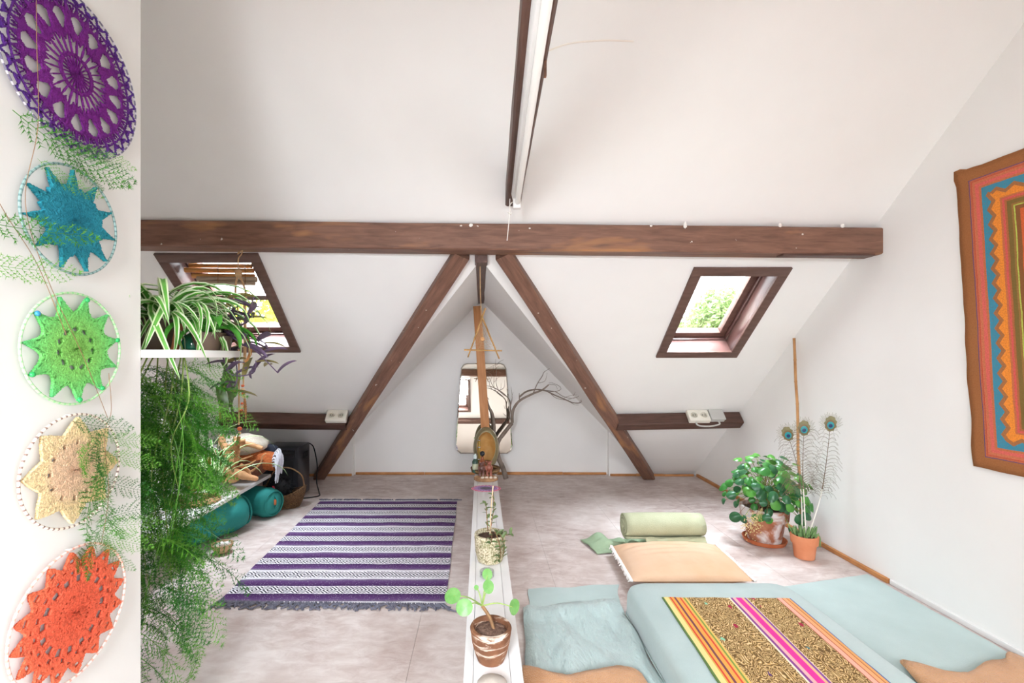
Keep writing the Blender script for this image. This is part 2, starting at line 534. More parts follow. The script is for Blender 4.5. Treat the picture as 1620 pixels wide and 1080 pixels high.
beam('valley_beam', (-1.735, 4.86, 0), (-.1175, 2.82, 1.945), .105, .105, 'diagonal brown beam running down to the floor beside the black heater', up=NI, mt=m_beam)
beam('valley_beam', (1.80, 4.86, 0), (.135, 2.82, 1.945), .105, .105, 'diagonal brown beam running down right of the mirror and dry branch', up=NI, mt=m_beam)
beam('ridge_beam', (.0, 2.80, 1.925), (.0, 4.99, 1.925), .078, .10, 'short dark ridge beam of the dormer above the hanging stick triangle', mt=m_darkbeam)
for s, xa, lab in ((-1, -1.21, 'low dark wall beam under the left roof window, carrying one white socket'), (1, 1.22, 'low dark wall beam under the right roof window, carrying socket and junction box')):
    c = Vector((0, 4.12, zs(4.12))) + NI*.062 + DS*.05
    tl = .022
    beam('wall_beam', (xa, c.y+.0, c.z-tl/2), (s*2.335, c.y, c.z+tl/2), .10, .12, lab, up=NI, mt=m_darkbeam)
tie = beam('tie_beam', (.180, 2.56, 2.20), (.081, -1.3, 2.20), .084, .115, 'narrow dark tie beam overhead carrying the white tube lamp', mt=m_darkbeam)
c2 = Vector((0, -1.55, zn(-1.55))) + NI2*.06
beam('wall_beam', (-.94, c2.y, c2.z), (2.335, c2.y, c2.z), .10, .12, 'low dark beam below the roof windows behind the camera, seen in the mirror', up=NI2, mt=m_darkbeam)
beam('roof_beam', (-.94, -.40, 1.93), (XR, -.40, 1.93), .14, .15, 'upper brown beam above the roof windows behind the camera, seen in the mirror')
# ------------------------------------------------------------------ tube lamp under the tie beam
lamp = thing('tube_lamp', 'white fluorescent tube lamp mounted under the narrow tie beam', 'lamp', (.15, 1.6, 2.06))
a0, a1 = Vector((.182, 2.36, 2.142)), Vector((.132, .65, 2.142))
dd = (a1-a0).normalized(); sd = dd.cross(Vector((0,0,1))).normalized()
MB().prism([a0-sd*.026, a0+sd*.026, a0+sd*.018+Vector((0,0,-.035)), a0-sd*.018+Vector((0,0,-.035))], a1-a0).build('housing', m_white, lamp, bevel=.003)
MB().tube([a0+Vector((.004,-.04,-.057)), a1+Vector((.004,.04,-.057))], .0135, 14).build('tube', M('lamp_tube_glass', '#fbfaf6', rough=.25), lamp)
for p, s in ((a0, 1), (a1, -1)):
    MB().box((p.x-.017, p.y-.028, p.z-.082), (p.x+.022, p.y+.008, p.z-.03)).build('end_cap', m_white, lamp, bevel=.004)
cord = MB().tube(bez([(.155, 2.44, 2.15), (.150,2.442,2.03), (.140, 2.445, 1.92)], 4), .0022, 5).build('pull_cord', M('lamp_cord', '#f3efe8'), lamp)
wire = M('white_cable', '#ece8e0')
tag(MB().tube(bez([(.162,2.48,2.13), (.175,2.505,2.15), (.158,2.52,2.13), (.168,2.535,2.09), (.15,2.55,2.105)], 6), .0035, 6).build('lamp_cable', wire), 'thin curled cable end hanging at the far end of the tube lamp', 'cable')
pt = lambda px, py: (lambda k: P(px, py, 3.2/(k+.9)))((563-py)/720)
tag(MB().tube(bez([pt(868,80)+NI*.001, pt(900,69)+NI*.001, pt(950,64)+NI*.001, pt(1002,65)+NI*.001], 6), .0035, 6).build('ceiling_cable', M('painted_cable', '#ece4da')), 'thin painted-over cable curving along the ceiling right of the tube lamp', 'cable')
MB().box((.180, 1.30, 2.10), (.188, 1.312, 2.18)).build('screw_block', m_beam, lamp, bevel=.002)
# ------------------------------------------------------------------ sockets on the low beams
m_sock = M('socket_plastic', '#ece7da', rough=.4); m_sockd = M('socket_hole', '#5a554c'); m_greybox = M('junction_grey', '#c4c2bd', rough=.45)
def on_beam(X, fy=4.12, far=True):
    # local frame on the upper face of a low beam: x along room, y across face (into the room), z off the face
    ds, ni = (DS, NI) if far else (DS2, NI2)
    zf = zs if far else zn
    m = Matrix((Vector((1,0,0)), ni if far else ni, -ds)).transposed().to_4x4()
    m.translation = Vector((X, fy, zf(fy)))
    return m
def socket(name, label, X, w=.185, d=.115, off=.0, hgt=.045):
    m = on_beam(X); m = m @ Matrix.Translation((0, .004, off))
    root = thing(name, label, 'socket', m.translation)
    inst('body', MB().box((0,0,0), (w, d, hgt)).data('body', m_sock, True, .006), root, m)
    for k in (0, 1):
        c = w*(.27+.46*k)
        inst('socket_ring', MB().lathe([(.033,.0),(.034,.004),(.029,.004),(.027,-.002),(0,-.004)], 20).data('socket_ring', m_sock), root, m @ Matrix.Translation((c, d/2, hgt)))
        for q in (-1, 1):
            inst('pin_hole', MB().lathe([(.0045,-.001),(.0045,.002),(0,.002)], 8).data('pin_hole', m_sockd), root, m @ Matrix.Translation((c+q*.01, d/2, hgt)))
    return root
socket('wall_socket', 'white double socket on the low beam left of the dormer', -1.378)
socket('wall_socket', 'cream double socket on the right low beam beside a grey box', 1.845)
m = on_beam(2.04) @ Matrix.Translation((0, .002, 0))
jb = thing('junction_box', 'grey square junction box on the right low beam beside the socket', 'junction box', m.translation)
inst('body', MB().box((0,0,0), (.12,.105,.038)).data('body', m_greybox, True, .005), jb, m)
inst('lid', MB().box((-.003,-.003,.036), (.123,.108,.05)).data('lid', m_greybox, True, .004), jb, m)
mA = on_beam(1.9) @ Matrix.Translation((0, .12, .02)); mB = on_beam(2.10) @ Matrix.Translation((0, .108, .02))
a, b = mA.translation, mB.translation
tag(MB().tube(bez([a, a+NI*.035+Vector((.012,0,0)), (a+b)/2+NI*.05, b+NI*.035, b], 6), .007, 8).build('socket_cable', m_greybox), 'short grey cable looping between right socket and junction box', 'cable')
# ------------------------------------------------------------------ crochet hoops on the partition
def fold(th, n, off=0.0):
    x = th*n/(2*PI) + off
    return abs(x - round(x))                 # 0 at a spoke, .5 between two
def polar(fn, Rr, nr, nt, thick, col=None, wob=.0015, seed=0):
    """crochet work: cells of a polar grid that fn(r, th) fills; local plane y (right), z (up), x towards the room"""
    mb = MB(); idx = {}
    solid = [[fn((i+.5)/nr, 2*PI*(j+.5)/nt) for j in range(nt)] for i in range(nr)]
    def vid(i, j, s):
        j %= nt; k = (i, j if i else 0, s)
        if k not in idx:
            r = Rr*i/nr; a = 2*PI*j/nt
            e = wob*nz(i*.9, j*.7, seed) if i else 0
            rr = r + e*1.2
            idx[k] = mb.vert((s*thick/2 + e*(1 if s > 0 else .2), rr*math.cos(a), rr*math.sin(a)))
        return idx[k]
    for i in range(nr):
        for j in range(nt):
            if not solid[i][j]: continue
            for s in (1, -1):
                q = [vid(i,j,s), vid(i+1,j,s), vid(i+1,j+1,s), vid(i,j+1,s)]
                if i == 0: q = [q[0], q[1], q[2]]
                mb.face(q if s > 0 else q[::-1])
            if not solid[i][(j+1) % nt]: mb.face((vid(i,j+1,1), vid(i+1,j+1,1), vid(i+1,j+1,-1), vid(i,j+1,-1)) if i else (vid(0,0,1), vid(1,j+1,1), vid(1,j+1,-1), vid(0,0,-1)))
            if not solid[i][j-1]: mb.face((vid(i+1,j,1), vid(i,j,1), vid(i,j,-1), vid(i+1,j,-1)) if i else (vid(1,j,1), vid(0,0,1), vid(0,0,-1), vid(1,j,-1)))
            if i+1 >= nr or not solid[i+1][j]: mb.face((vid(i+1,j+1,1), vid(i+1,j,1), vid(i+1,j,-1), vid(i+1,j+1,-1)))
            if i and not solid[i-1][j]: mb.face((vid(i,j,1), vid(i,j+1,1), vid(i,j+1,-1), vid(i,j,-1)))
    return mb
def yarn(name, stops, Rr, bscale=160, bstr=.9, rad=30):
    """yarn colour by ring, with twisted-thread relief"""
    t = NT(name); v = t.coords('Object')
    ln = t.node('ShaderNodeVectorMath', operation='LENGTH'); t.link(v, ln.inputs[0])
    f = t.math('DIVIDE', ln.outputs['Value'], Rr)
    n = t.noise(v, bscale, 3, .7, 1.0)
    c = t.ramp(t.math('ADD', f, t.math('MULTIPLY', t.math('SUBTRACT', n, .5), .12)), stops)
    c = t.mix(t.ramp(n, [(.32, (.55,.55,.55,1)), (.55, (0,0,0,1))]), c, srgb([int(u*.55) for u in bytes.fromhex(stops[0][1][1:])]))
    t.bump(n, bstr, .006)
    return t.out(c, .9, 0, .15)
def purple(r, th):
    w = lambda n, o=0.0: fold(th, n, o)*2*PI*r/n
    if r < .095: return True
    if r < .215: return w(24) < .006
    if r < .25: return True
    if r < .47:
        edge = .47 - .06*(2*fold(th, 24))**2 - .03*(fold(th, 12) < .25)
        return w(24) < (.011 if .33 < r < .37 else .0065) or r > edge
    if r < .52: return True
    if r < .745:
        h = (.030 + .070*(r-.52)/.15) if r < .67 else .10*math.sqrt(max(0, (.745-r)/.075))
        k = fold(th, 16)*2*PI*r/16
        return k > h or (r > .735)
    if r < .76: return True
    if r < .86: return w(32) < .034*(1-(r-.76)/.10)+.004 or abs(w(32,.5)-.034*(r-.76)/.10) < .005
    if r < .872: return True
    return abs(2*fold(th, 32) - (r-.872)/.128) < .11 or (abs(r-.935) < .012 and fold(th,32) < .3)
def teal(r, th):
    e = .66 + .03*math.sin(th*23) + .03*math.sin(th*11+1)
    if r < e: return not (r > .45 and math.sin(th*37)*math.sin(r*60) > .965)
    n = 11; w = fold(th, n)*2*PI*r/n
    if r > .74 and r < .79 and w < .014: return False
    return w < .115*max(0, 1-(r-.56)/.42)**1.15+.007 and r < .985
def green(r, th):
    n = 11; e = .68 + .31*(1-2*fold(th, n))**2.3
    if .29 < r < .41 and fold(th, n, .5) < .36*math.sin(PI*(r-.29)/.12): return False
    if r < .05: return r > .018
    if e-.075 < r < e-.045 and fold(th, 66) < .28 and fold(th, n) > .12: return False
    return r < e
def peach(r, th):
    n = 8; e = .70 + .27*(1-2*fold(th, n, .2))**1.35
    if .46 < r < .56 and fold(th, 12, .3) < .13: return False
    return r < e
def orange(r, th):
    n = 16; e = .77 + .215*(1-2*fold(th, n))**1.2
    if .47 < r < .585 and fold(th, n, .5) < .26: return False
    if .615 < r < .665 and fold(th, n) < .17: return False
    if .255 < r < .285 and fold(th, 24) < .2: return False
    if .80 < r < .86 and fold(th, n) < .16: return False
    if r > .70 and r < .735 and fold(th, n, .5) < .12: return False
    return r < e
YH = XP + .012
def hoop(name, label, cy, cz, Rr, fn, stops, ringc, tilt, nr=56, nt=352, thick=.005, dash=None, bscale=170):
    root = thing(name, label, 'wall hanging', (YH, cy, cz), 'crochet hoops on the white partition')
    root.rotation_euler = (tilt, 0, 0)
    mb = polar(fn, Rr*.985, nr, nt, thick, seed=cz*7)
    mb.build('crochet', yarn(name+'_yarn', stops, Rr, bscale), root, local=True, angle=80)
    ring = [(0, Rr*math.cos(a), Rr*math.sin(a)) for a in [2*PI*k/72 for k in range(73)]]
    t = NT('hoop_ring'); ang = t.node('ShaderNodeTexCoord'); sep = t.node('ShaderNodeSeparateXYZ'); t.link(ang.outputs['Object'], sep.inputs[0])
    a = t.math('ARCTAN2', sep.outputs[2], sep.outputs[1]); s = t.math('SINE', t.math('MULTIPLY', a, 62 if dash else 110))
    mring = t.out(t.mix(t.ramp(s, [(.45, (0,0,0,1)), (.55, (1,1,1,1))]), srgb(ringc), srgb(dash or ringc)), .6)
    MB().tube(ring, .0028 if Rr < .16 else .002, 8, cap=False).build('hoop', mring, root, local=True)
    MB().tube([(-.0115,0,Rr), (.002,0,Rr+.001)], .002, 6).build('nail', m_greybox, root, local=True)
    return root
hoop('crochet_hoop', 'large purple crochet mandala, topmost on the white partition', 1.056, 1.953, .180, purple, [(0,'#7d2a86'),(.55,'#7b2a85'),(.75,'#72287f'),(.9,'#5c2f86'),(1,'#54358c')], '#6b6478', .0, 72, 480, .004, dash='#c9c2cc')
hoop('crochet_hoop', 'teal crochet sunburst with eleven spikes inside a thin hoop', 1.047, 1.611, .122, teal, [(0,'#2a8296'),(.5,'#2f8ca0'),(1,'#2b8c92')], '#8fa8a2', .45, dash='#5d7d7a', thick=.009, bscale=120)
hg = hoop('crochet_hoop', 'lime green crochet medallion with concave points and small beads', 1.053, 1.317, .128, green, [(0,'#93cf62'),(.45,'#8ddc70'),(.75,'#7bdc78'),(1,'#5ccb7c')], '#b7d3a8', .2, dash='#8ecf8a', thick=.007)
for k in (0, 2, 4, 6, 8, 9):
    a = 2*PI*k/11
    MB().ellipsoid((.004, .119*math.cos(a), .119*math.sin(a)), (.005,.006,.006), 10, 6).build('bead', M('green_bead', '#2fa85a' if k != 4 else '#3f8fb5', rough=.25), hg, local=True)
hoop('crochet_hoop', 'pale yellow and peach crochet star inside a dashed hoop', 1.051, 1.037, .128, peach, [(0,'#f3c9a6'),(.45,'#f6cfaa'),(.62,'#f9dba6'),(1,'#fae0ac')], '#f0e4d6', .1, dash='#8d7266', thick=.007)
hoop('crochet_hoop', 'coral orange crochet mandala, lowest on the white partition', 1.049, .708, .149, orange, [(0,'#f46a4c'),(.6,'#f56b4d'),(1,'#f47a55')], '#f0cfc4', .05, 64, 416, dash='#e29a88', thick=.006)

# ------------------------------------------------------------------ leaves and fronds
def leafmat(name, c1, c2, tr=.25, sc_=14, rough=.45): return M(name, c1, c2, sc_, rough, trans=tr, spec=.4)
m_fern = [leafmat('fern_green', '#357a1b', '#4a8c26', .22), leafmat('fern_deep_green', '#1f5c18', '#31701f', .18), leafmat('fern_light_green', '#5a9a2d', '#6fa93d', .28)]
m_spg = leafmat('spider_leaf_green', '#4f9333', '#6aa948'); m_spw = leafmat('spider_leaf_white', '#e6efcf', '#d6e6b4', .3)
m_pur = leafmat('purple_leaf', '#443543', '#5a4660', .10); m_pur2 = leafmat('bronze_leaf', '#6b6136', '#7f7446', .15)
m_dkleaf = leafmat('dark_leaf', '#3b4a2a', '#4d6134', .12)
m_stem = M('green_stem', '#7f9a4a', '#9bb35f', 20, .6); m_brstem = M('brown_stem', '#7a5a3c', '#96714c', 20, .7)
def frond_mesh(name, L, W, n, need, droop, mt, seed, nw=.0015):
    """feathery asparagus frond: local X along the rachis, Z up"""
    r = random.Random(seed); mb = MB()
    pts = []
    for i in range(n+1):
        t = i/n; pts.append(Vector((L*t*(1-.12*t*droop), .03*L*math.sin(t*3+seed), -droop*L*t*t*.55)))
    mb.tube(pts, tap(.0014, .0005, n+1), 4)
    for i in range(1, n+1):
        t = i/n; p = pts[i]; ax = (pts[i]-pts[i-1]).normalized()
        ln = W*math.sin(PI*min(1, t*.86+.13))**.8*r.uniform(.75, 1.1)
        for s in (-1, 1):
            side = Vector((0, s, 0)); d0 = (side*.86+ax*.55+Vector((0,0,r.uniform(-.25,.25)))).normalized()
            m = max(3, int(need*ln/W)); q = p.copy(); d = d0.copy(); prev = p
            for k in range(m):
                q = q + d*(ln/m); d = (d + ax*.06 + Vector((0,0,-.05*droop))).normalized()
                up = Vector((r.uniform(-.3,.3), r.uniform(-.3,.3), 1)).normalized()
                nrm = d.cross(up).normalized()*nw*.8
                mb.poly([prev-nrm, q-nrm*.6, q+nrm*.6, prev+nrm]); prev = q
                for g in range(4):
                    a = r.uniform(0, 6.28); e = (d*.75 + nrm.normalized()*math.cos(a) + up*math.sin(a)*.8).normalized()
                    lq = r.uniform(.010, .019)*(L/.35)**.4; w2 = e.cross(Vector((.3,.2,1))).normalized()*nw
                    mb.poly([q-w2, q+e*lq, q+w2])
    return mb.data(name, mt, False)
def cut_ribbon(name, L, w, elev, droop, mats, seg=10, stripe=.55, vfold=.25, twist=0.0, tipround=False):
    """strap leaf in local XZ: starts at origin, rises at elev and arches over; white margins when two materials"""
    mb = MB(); cols = [-1, -stripe, 0, stripe, 1]; p = Vector((0,0,0)); ang = elev; rows = []
    for i in range(seg+1):
        t = i/seg
        wd = w*(math.sin(PI*min(1, .16+.84*t))**.6 if not tipround else math.sqrt(max(0, 1-(2*t-1)**2))) if t < 1 else 0.0
        wd = max(wd, .0004); tw = twist*t
        d = Vector((math.cos(ang), 0, math.sin(ang))); nrm = Vector((-math.sin(ang), 0, math.cos(ang)))
        row = []
        for c in cols:
            lat = Vector((0,1,0))*math.cos(tw) + nrm*math.sin(tw)
            row.append(mb.vert(p + lat*c*wd/2 + nrm*abs(c)*vfold*wd))
        rows.append(row); p = p + d*(L/seg); ang -= droop/seg*(.6+.8*t)
    for i in range(seg):
        for k in range(4):
            mb.mat(1 if (k in (0, 3) and len(mats) > 1) else 0)
            mb.face((rows[i][k], rows[i][k+1], rows[i+1][k+1], rows[i+1][k]))
    return mb.data(name, mats, True, angle=70)
def rot_z(a): return Matrix.Rotation(a, 4, 'Z')
def place(p, az, pitch=0.0, roll=0.0, s=1.0):
    return Matrix.Translation(p) @ rot_z(az) @ Matrix.Rotation(-pitch, 4, 'Y') @ Matrix.Rotation(roll, 4, 'X') @ Matrix.Scale(s, 4)
FR = [frond_mesh('frond', R.uniform(.26,.40), R.uniform(.055,.085), 15, 6, R.uniform(.5,1.2), m_fern[k % 3], 11+k) for k in range(7)]

# plant shelf on the back of the partition
sh = thing('plant_shelf', 'white shelf behind the partition edge crowded with potted plants', 'shelf', (-1.5, 1.43, 1.295))
MB().box((-2.3, 1.272, 1.295), (-.845, 1.60, 1.318)).build('board', m_white, sh, bevel=.003)
for x in (-2.1, -1.25):
    MB().prism([(x, 1.275, 1.294), (x, 1.52, 1.294), (x, 1.275, 1.12)], (.02,0,0)).build('bracket', m_white, sh)
m_terr = M('terracotta', '#b5683f', '#c47a50', 9, .8, .1, 40, .002); m_soil = M('potting_soil', '#3d2b20', '#5a4030', 40, .95, .8, 60, .01)
m_darkpot = M('dark_glazed_pot', '#4a3a30', '#5d493c', 9, .4)
def pot(root, c, r0, r1, h, mt, soil=True, wall=.008, rim=.0, seg=28):
    pr = [(r0*.96, 0), (r0, .004)]
    if rim: pr += [(lerp(r0, r1, .70), h*.72), (r1+rim, h*.74), (r1+rim*1.15, h*.98), (r1+rim, h), (r1-wall, h), (r1-wall*1.5, h*.85)]
    else: pr += [(lerp(r0, r1, .55), h*.5), (r1, h*.97), (r1-.002, h), (r1-wall, h), (r1-wall*1.5, h*.86)]
    MB().lathe(pr, seg, c).build('pot', mt, root)
    if soil:
        MB().ellipsoid((c[0], c[1], c[2]+h*.86), (r1-wall, r1-wall, .012), 18, 8, lambda d: 1+.12*nz(d.x*4, d.y*4, d.z)).build('soil', m_soil, root)
# --- big trailing asparagus fern
fern = thing('asparagus_fern', 'big feathery asparagus fern trailing from the shelf beside the partition edge', 'plant', (-1.02, 1.46, 1.318))
pot(fern, (-1.06, 1.46, 1.318), .055, .07, .10, m_darkpot)
for k in range(12):
    x0, y0 = -1.06+R.uniform(-.05,.05), 1.46+R.uniform(-.05,.06)
    xe, ye = R.uniform(-1.22, -.96), R.uniform(1.36, 1.62); ze = R.uniform(.22, .75) if k < 8 else R.uniform(.75, 1.0)
    path = bez([(x0,y0,1.40), (lerp(x0,xe,.4), lerp(y0,ye,.5)+.07, 1.43), (xe+R.uniform(-.04,.04), ye, 1.18), (xe+R.uniform(-.05,.05), ye+R.uniform(-.04,.04), (1.18+ze)/2), (xe, ye, ze)], 7)
    MB().tube(path, tap(.0035, .0013, len(path)), 5).build('stem', m_stem, fern)
    n = len(path)
    for j in range(12, n):
        for q in range(2 if j % 2 else 1):
            p = path[j]; az = R.uniform(-1.3, 1.6) if p.x > -.93 else R.uniform(-.15, 2.0)
            inst('frond', R.choice(FR), fern, place(p, az, R.uniform(-1.1, .2), R.uniform(-.8, .8), R.uniform(.45, .8)))
for (px, py, Y, az, pi_, s) in ((300,640,1.62,.1,.2,.9),(330,700,1.6,.0,-.2,.8),(280,760,1.5,.0,.1,1),(310,820,1.5,-.1,-.1,1.1),(320,870,1.52,.2,-.3,1.1),(300,900,1.5,0,-.5,1.1),(260,960,1.45,0,-.2,1.05),(250,1000,1.42,.1,-.6,1),(330,930,1.6,-.2,-1.0,.9),(345,980,1.6,.0,-1.3,.8),(300,980,1.55,.3,-.9,.9),(270,600,1.55,.4,.6,.8),(240,640,1.45,.2,.5,.9),(290,690,1.5,.2,.4,.9),(250,700,1.42,.0,-.2,1.0),(240,780,1.4,.1,-.1,1.1),(235,850,1.4,.0,.2,1.1),(265,830,1.45,-.3,.0,1.1),(240,900,1.4,.2,-.3,1.1),(285,930,1.45,.0,-.4,1.0),(230,950,1.38,.3,-.5,1.0),(255,1040,1.4,.2,-.7,.9)):
    p = P(px-32, py, max(Y, 1.40)); inst('frond', R.choice(FR), fern, place(p, max(az, -.1), pi_, R.uniform(-.5,.5), s*.8))
for (a, b, c) in (((262,560),(290,700),(268,860)), ((240,610),(285,740),(250,900)), ((300,600),(272,780),(225,960))):
    MB().tube(bez([P(*a,1.5), P(*b,1.46), P(*c,1.43)], 8), .0014, 4).build('runner_stem', m_fern[2], fern)
# --- fern sprays hanging in front of the hoops
spray = thing('fern_spray', 'thin fern stems and sprays trailing in front of the crochet hoops', 'plant', (-.93, 1.0, 2.2))
def sp_pt(px, py, off=.03): 
    Y = F*(-XP-off)/(CX-px); return P(px, py, Y)
for line in (((57,-60),(58,60),(60,200),(40,320),(75,440),(130,560),(170,660)), ((-40,250),(10,340),(60,420),(105,530)), ((172,590),(176,650),(165,690),(172,780),(160,860))):
    MB().tube(bez([sp_pt(*q) for q in line], 8), .0007, 5).build('stem', m_brstem, spray)
def spr(px, py, ang, s, k=0, off=.02):
    """frond lying in the wall's plane; ang is its direction in that plane"""
    p = sp_pt(px, py, off); d = Vector((.06, math.cos(ang), math.sin(ang)))
    m = frame(d, p, (-1, 0, 0)) @ Matrix.Scale(s, 4) 
    inst('frond', FR[k % len(FR)], spray, m)
for a in ((18,178,-.35,.75,0),(70,205,-.3,.6,1),(60,250,-.5,.35,2),(-45,340,.0,.6,3),(-40,410,.0,.45,2),(112,235,-1.3,.35,4),(130,230,-.2,.35,5),
          (115,668,-.25,.42,1),(168,685,-2.5,.5,4),(170,690,-.3,.35,2),(172,705,-2.2,.55,0),(170,720,-.45,.4,5),(175,735,-2.5,.65,3),(168,748,-2.15,.6,6),(165,760,-.5,.4,1),(165,700,-2.9,.5,2),
          (160,830,-.3,.4,2),(158,835,-2.4,.45,0),(165,850,-1.2,.35,3),(162,822,-.05,.4,4),(160,850,-.6,.4,5),(150,860,-2.9,.35,1),(160,815,-2.0,.35,6)):
    spr(*a)
# --- spider plants
def spider(name, label, c, n, L, elev, droop, w, pr, az0=-PI, az1=PI, potmt=None, rr=.01, pothgt=.1):
    root = thing(name, label, 'plant', c)
    if potmt: pot(root, c, pr*.75, pr, pothgt, potmt)
    top = Vector(c) + Vector((0, 0, pothgt*.85 if potmt else 0))
    ms = [cut_ribbon('leaf', L*R.uniform(.75,1.1), w*R.uniform(.8,1.15), elev+R.uniform(-.25,.25), droop*R.uniform(.75,1.2), [m_spg, m_spw], twist=R.uniform(-.6,.6)) for _ in range(9)]
    for k in range(n):
        az = lerp(az0, az1, (k+R.random()*.8)/n)
        inst('leaf', R.choice(ms), root, place(top + Vector((R.uniform(-rr,rr), R.uniform(-rr,rr), R.uniform(-.01,.01))), az, R.uniform(-.35,.35), R.uniform(-.4,.4), R.uniform(.7,1.1)))
    return root
spider('spider_plant', 'green and white spider plant arching over the shelf in front of the roof window', (-1.05, 1.50, 1.318), 86, .38, .95, 3.1, .021, .06, -1.9, 2.0, m_terr, .03, .09)
spider('spider_plant', 'second spider plant on the shelf, partly hidden by the partition edge', (-1.22, 1.47, 1.318), 40, .34, 1.0, 3.0, .019, .055, -2.2, 2.2, m_darkpot, .03, .09)
# dry brown leaf and low broad leaves
b1 = thing('rubber_plant', 'broad-leaved dark green plant on the shelf end with one brown leaf', 'plant', (-.90, 1.52, 1.318))
pot(b1, (-.905, 1.51, 1.318), .035, .05, .06, m_darkpot)
lg = cut_ribbon('leaf', .20, .045, .9, 2.6, [leafmat('broad_leaf_green', '#3f8a2c', '#57a23c')], stripe=.6)
lb = cut_ribbon('leaf', .22, .035, .7, 3.0, [leafmat('dry_leaf', '#b1763f', '#c98f55')], stripe=.6, twist=.5)
ld = cut_ribbon('leaf', .20, .05, .2, 1.9, [m_dkleaf], stripe=.6)
for k in range(9):
    inst('leaf', lg, b1, place((-.905, 1.51, 1.37), R.uniform(-2.4, 1.2), R.uniform(-.4,.3), 0, R.uniform(.6,1)))
inst('leaf', lb, b1, place((-.93, 1.55, 1.39), .4, -.5, 0, 1))
for k in range(5): inst('leaf', ld, b1, place((-.915+R.uniform(-.02,.02), 1.62, 1.28-.03*k), R.uniform(-1.,1.5), -1.1, R.uniform(-.5,.5), R.uniform(.5,.75)))
MB().tube(bez([(-.905,1.51,1.37), (-.90,1.61,1.36), (-.915,1.63,1.26), (-.925,1.61,1.16)], 6), .006, 6).build('stem', m_dkleaf, b1)
# purple trailing plant
pu = thing('purple_trailing_plant', 'purple trailing plant with lance leaves in front of the left roof window', 'plant', (-.87, 1.56, 1.318))
pot(pu, (-.885, 1.545, 1.318), .03, .038, .05, m_darkpot)
lp = [cut_ribbon('leaf', .105, .023, .5, 1.0, [m_pur], stripe=.6, vfold=.3), cut_ribbon('leaf', .095, .022, .3, .6, [m_pur2], stripe=.6, vfold=.3), cut_ribbon('leaf', .115, .022, .2, .8, [m_pur], stripe=.6, vfold=.35)]
for k, (pts) in enumerate((((350,520,1.55),(385,545,1.56),(405,555,1.57),(440,590,1.58)), ((350,520,1.55),(390,510,1.6),(395,490,1.6),(402,470,1.6)), ((352,520,1.55),(370,530,1.55),(415,540,1.6),(425,555,1.6)),
                            ((350,525,1.55),(352,560,1.58),(365,592,1.58),(400,590,1.58),(405,570,1.58)), ((350,525,1.55),(370,560,1.6),(375,600,1.6),(362,620,1.6)), ((345,520,1.55),(360,500,1.58),(372,505,1.6),(385,525,1.6)))):
    path = bez([P(*q) for q in pts], 5); n = len(path)
    MB().tube(path, tap(.0032, .0018, n), 5).build('stem', m_pur, pu)
    for j in range(3, n, 2):
        az = (-1 if j % 4 < 2 else 1)*R.uniform(.2, 1.2) + R.choice((0, PI))*.8
        inst('leaf', lp[(j+k) % 3], pu, place(path[j], az, R.uniform(-.6, .6), R.uniform(-.8, .8), R.uniform(.7, 1.1)))
# shelf glassware
gj = thing('green_bottle', 'round green glass bottle on the plant shelf behind spider leaves', 'bottle', (-.97, 1.40, 1.318))
MB().lathe([(.02,0),(.034,.008),(.038,.03),(.03,.05),(.012,.062),(.011,.085),(.014,.088),(.010,.088),(.009,.06),(.0,.055)], 20, (-.985,1.562,1.318)).build('body', M('green_glass', '#2f7d62', rough=.12, spec=.7), gj)
tag(MB().lathe([(.03,0),(.036,.012),(.036,.05),(.030,.058),(.026,.058),(.03,.048),(.0,.01)], 20, (-.935,1.57,1.318)).build('white_cup', M('white_ceramic', '#eef0f0', rough=.2)), 'small white cup on the plant shelf among the leaves', 'cup')

# ------------------------------------------------------------------ bamboo blind in the left roof window
bl = thing('bamboo_blind', 'raised bamboo slat blind at the top of the left roof window', 'blind', (-1.7, 2.95, 1.8))
m_slat = M('bamboo_slat', '#b5763c', '#d09a5c', 6, .5, .2, 40, .002, stretch=(1,12,12)); m_slatg = M('bamboo_slat_grey', '#a08b74', '#bfae97', 6, .5, .1, 40, .002, stretch=(1,12,12))
for k, (px0, px1, py, Y, r_) in enumerate(((293,401,427,2.99,.013),(305,402,436,2.965,.013),(313,407,441,2.96,.015),(316,408,447,2.94,.011),(300,398,420,3.02,.012))):
    a, b = P(px0, py, Y), P(px1, py+1, Y); a.x = max(a.x, -1.965); b.x = min(b.x, -1.462)
    MB().tube([a, b], r_*1.25, 10).build('slat', m_slatg if k in (2, 3) else m_slat, bl)
for px in (345, 388): MB().tube([P(px,418,2.99), P(px,432,2.945), P(px,449,2.925)], .0025, 5).build('blind_cord', m_brstem, bl)
# ------------------------------------------------------------------ driftwood mobile hanging from the long beam
mo = thing('driftwood_mobile', 'hanging driftwood mobile with jute cords, orange beads and seed pods', 'mobile', P(378, 398, 2.72))
m_jute = M('jute_cord', '#b08a63', '#c9a57c', 30, .85, .5, 200, .002); m_bead = [M('coral_bead', '#d8683f', rough=.3), M('cream_bead', '#ecc9a0', rough=.35)]
m_pod = M('seed_pod', '#9a6b42', '#b98956', 60, .8, .6, 120, .003)
YM = 2.70
pm = lambda px, py, dy=0.0: P(px, py, YM+dy)
MB().tube(bez([pm(378,398), pm(376,402), pm(383,396), pm(382,402), pm(377,410), pm(377,430)], 5), .0035, 6).build('hook', m_jute, mo)
MB().ellipsoid(pm(377,432), (.022,.02,.028), 12, 8, lambda d: 1+.2*nz(d.x*3,d.y*3,d.z*4)).build('knot', m_jute, mo)
for pts in (((376,434),(373,450),(372,465),(367,478)), ((378,434),(385,450),(389,465),(388,480))):
    MB().tube(bez([pm(*q) for q in pts], 6), .006, 6).build('cord', m_jute, mo)
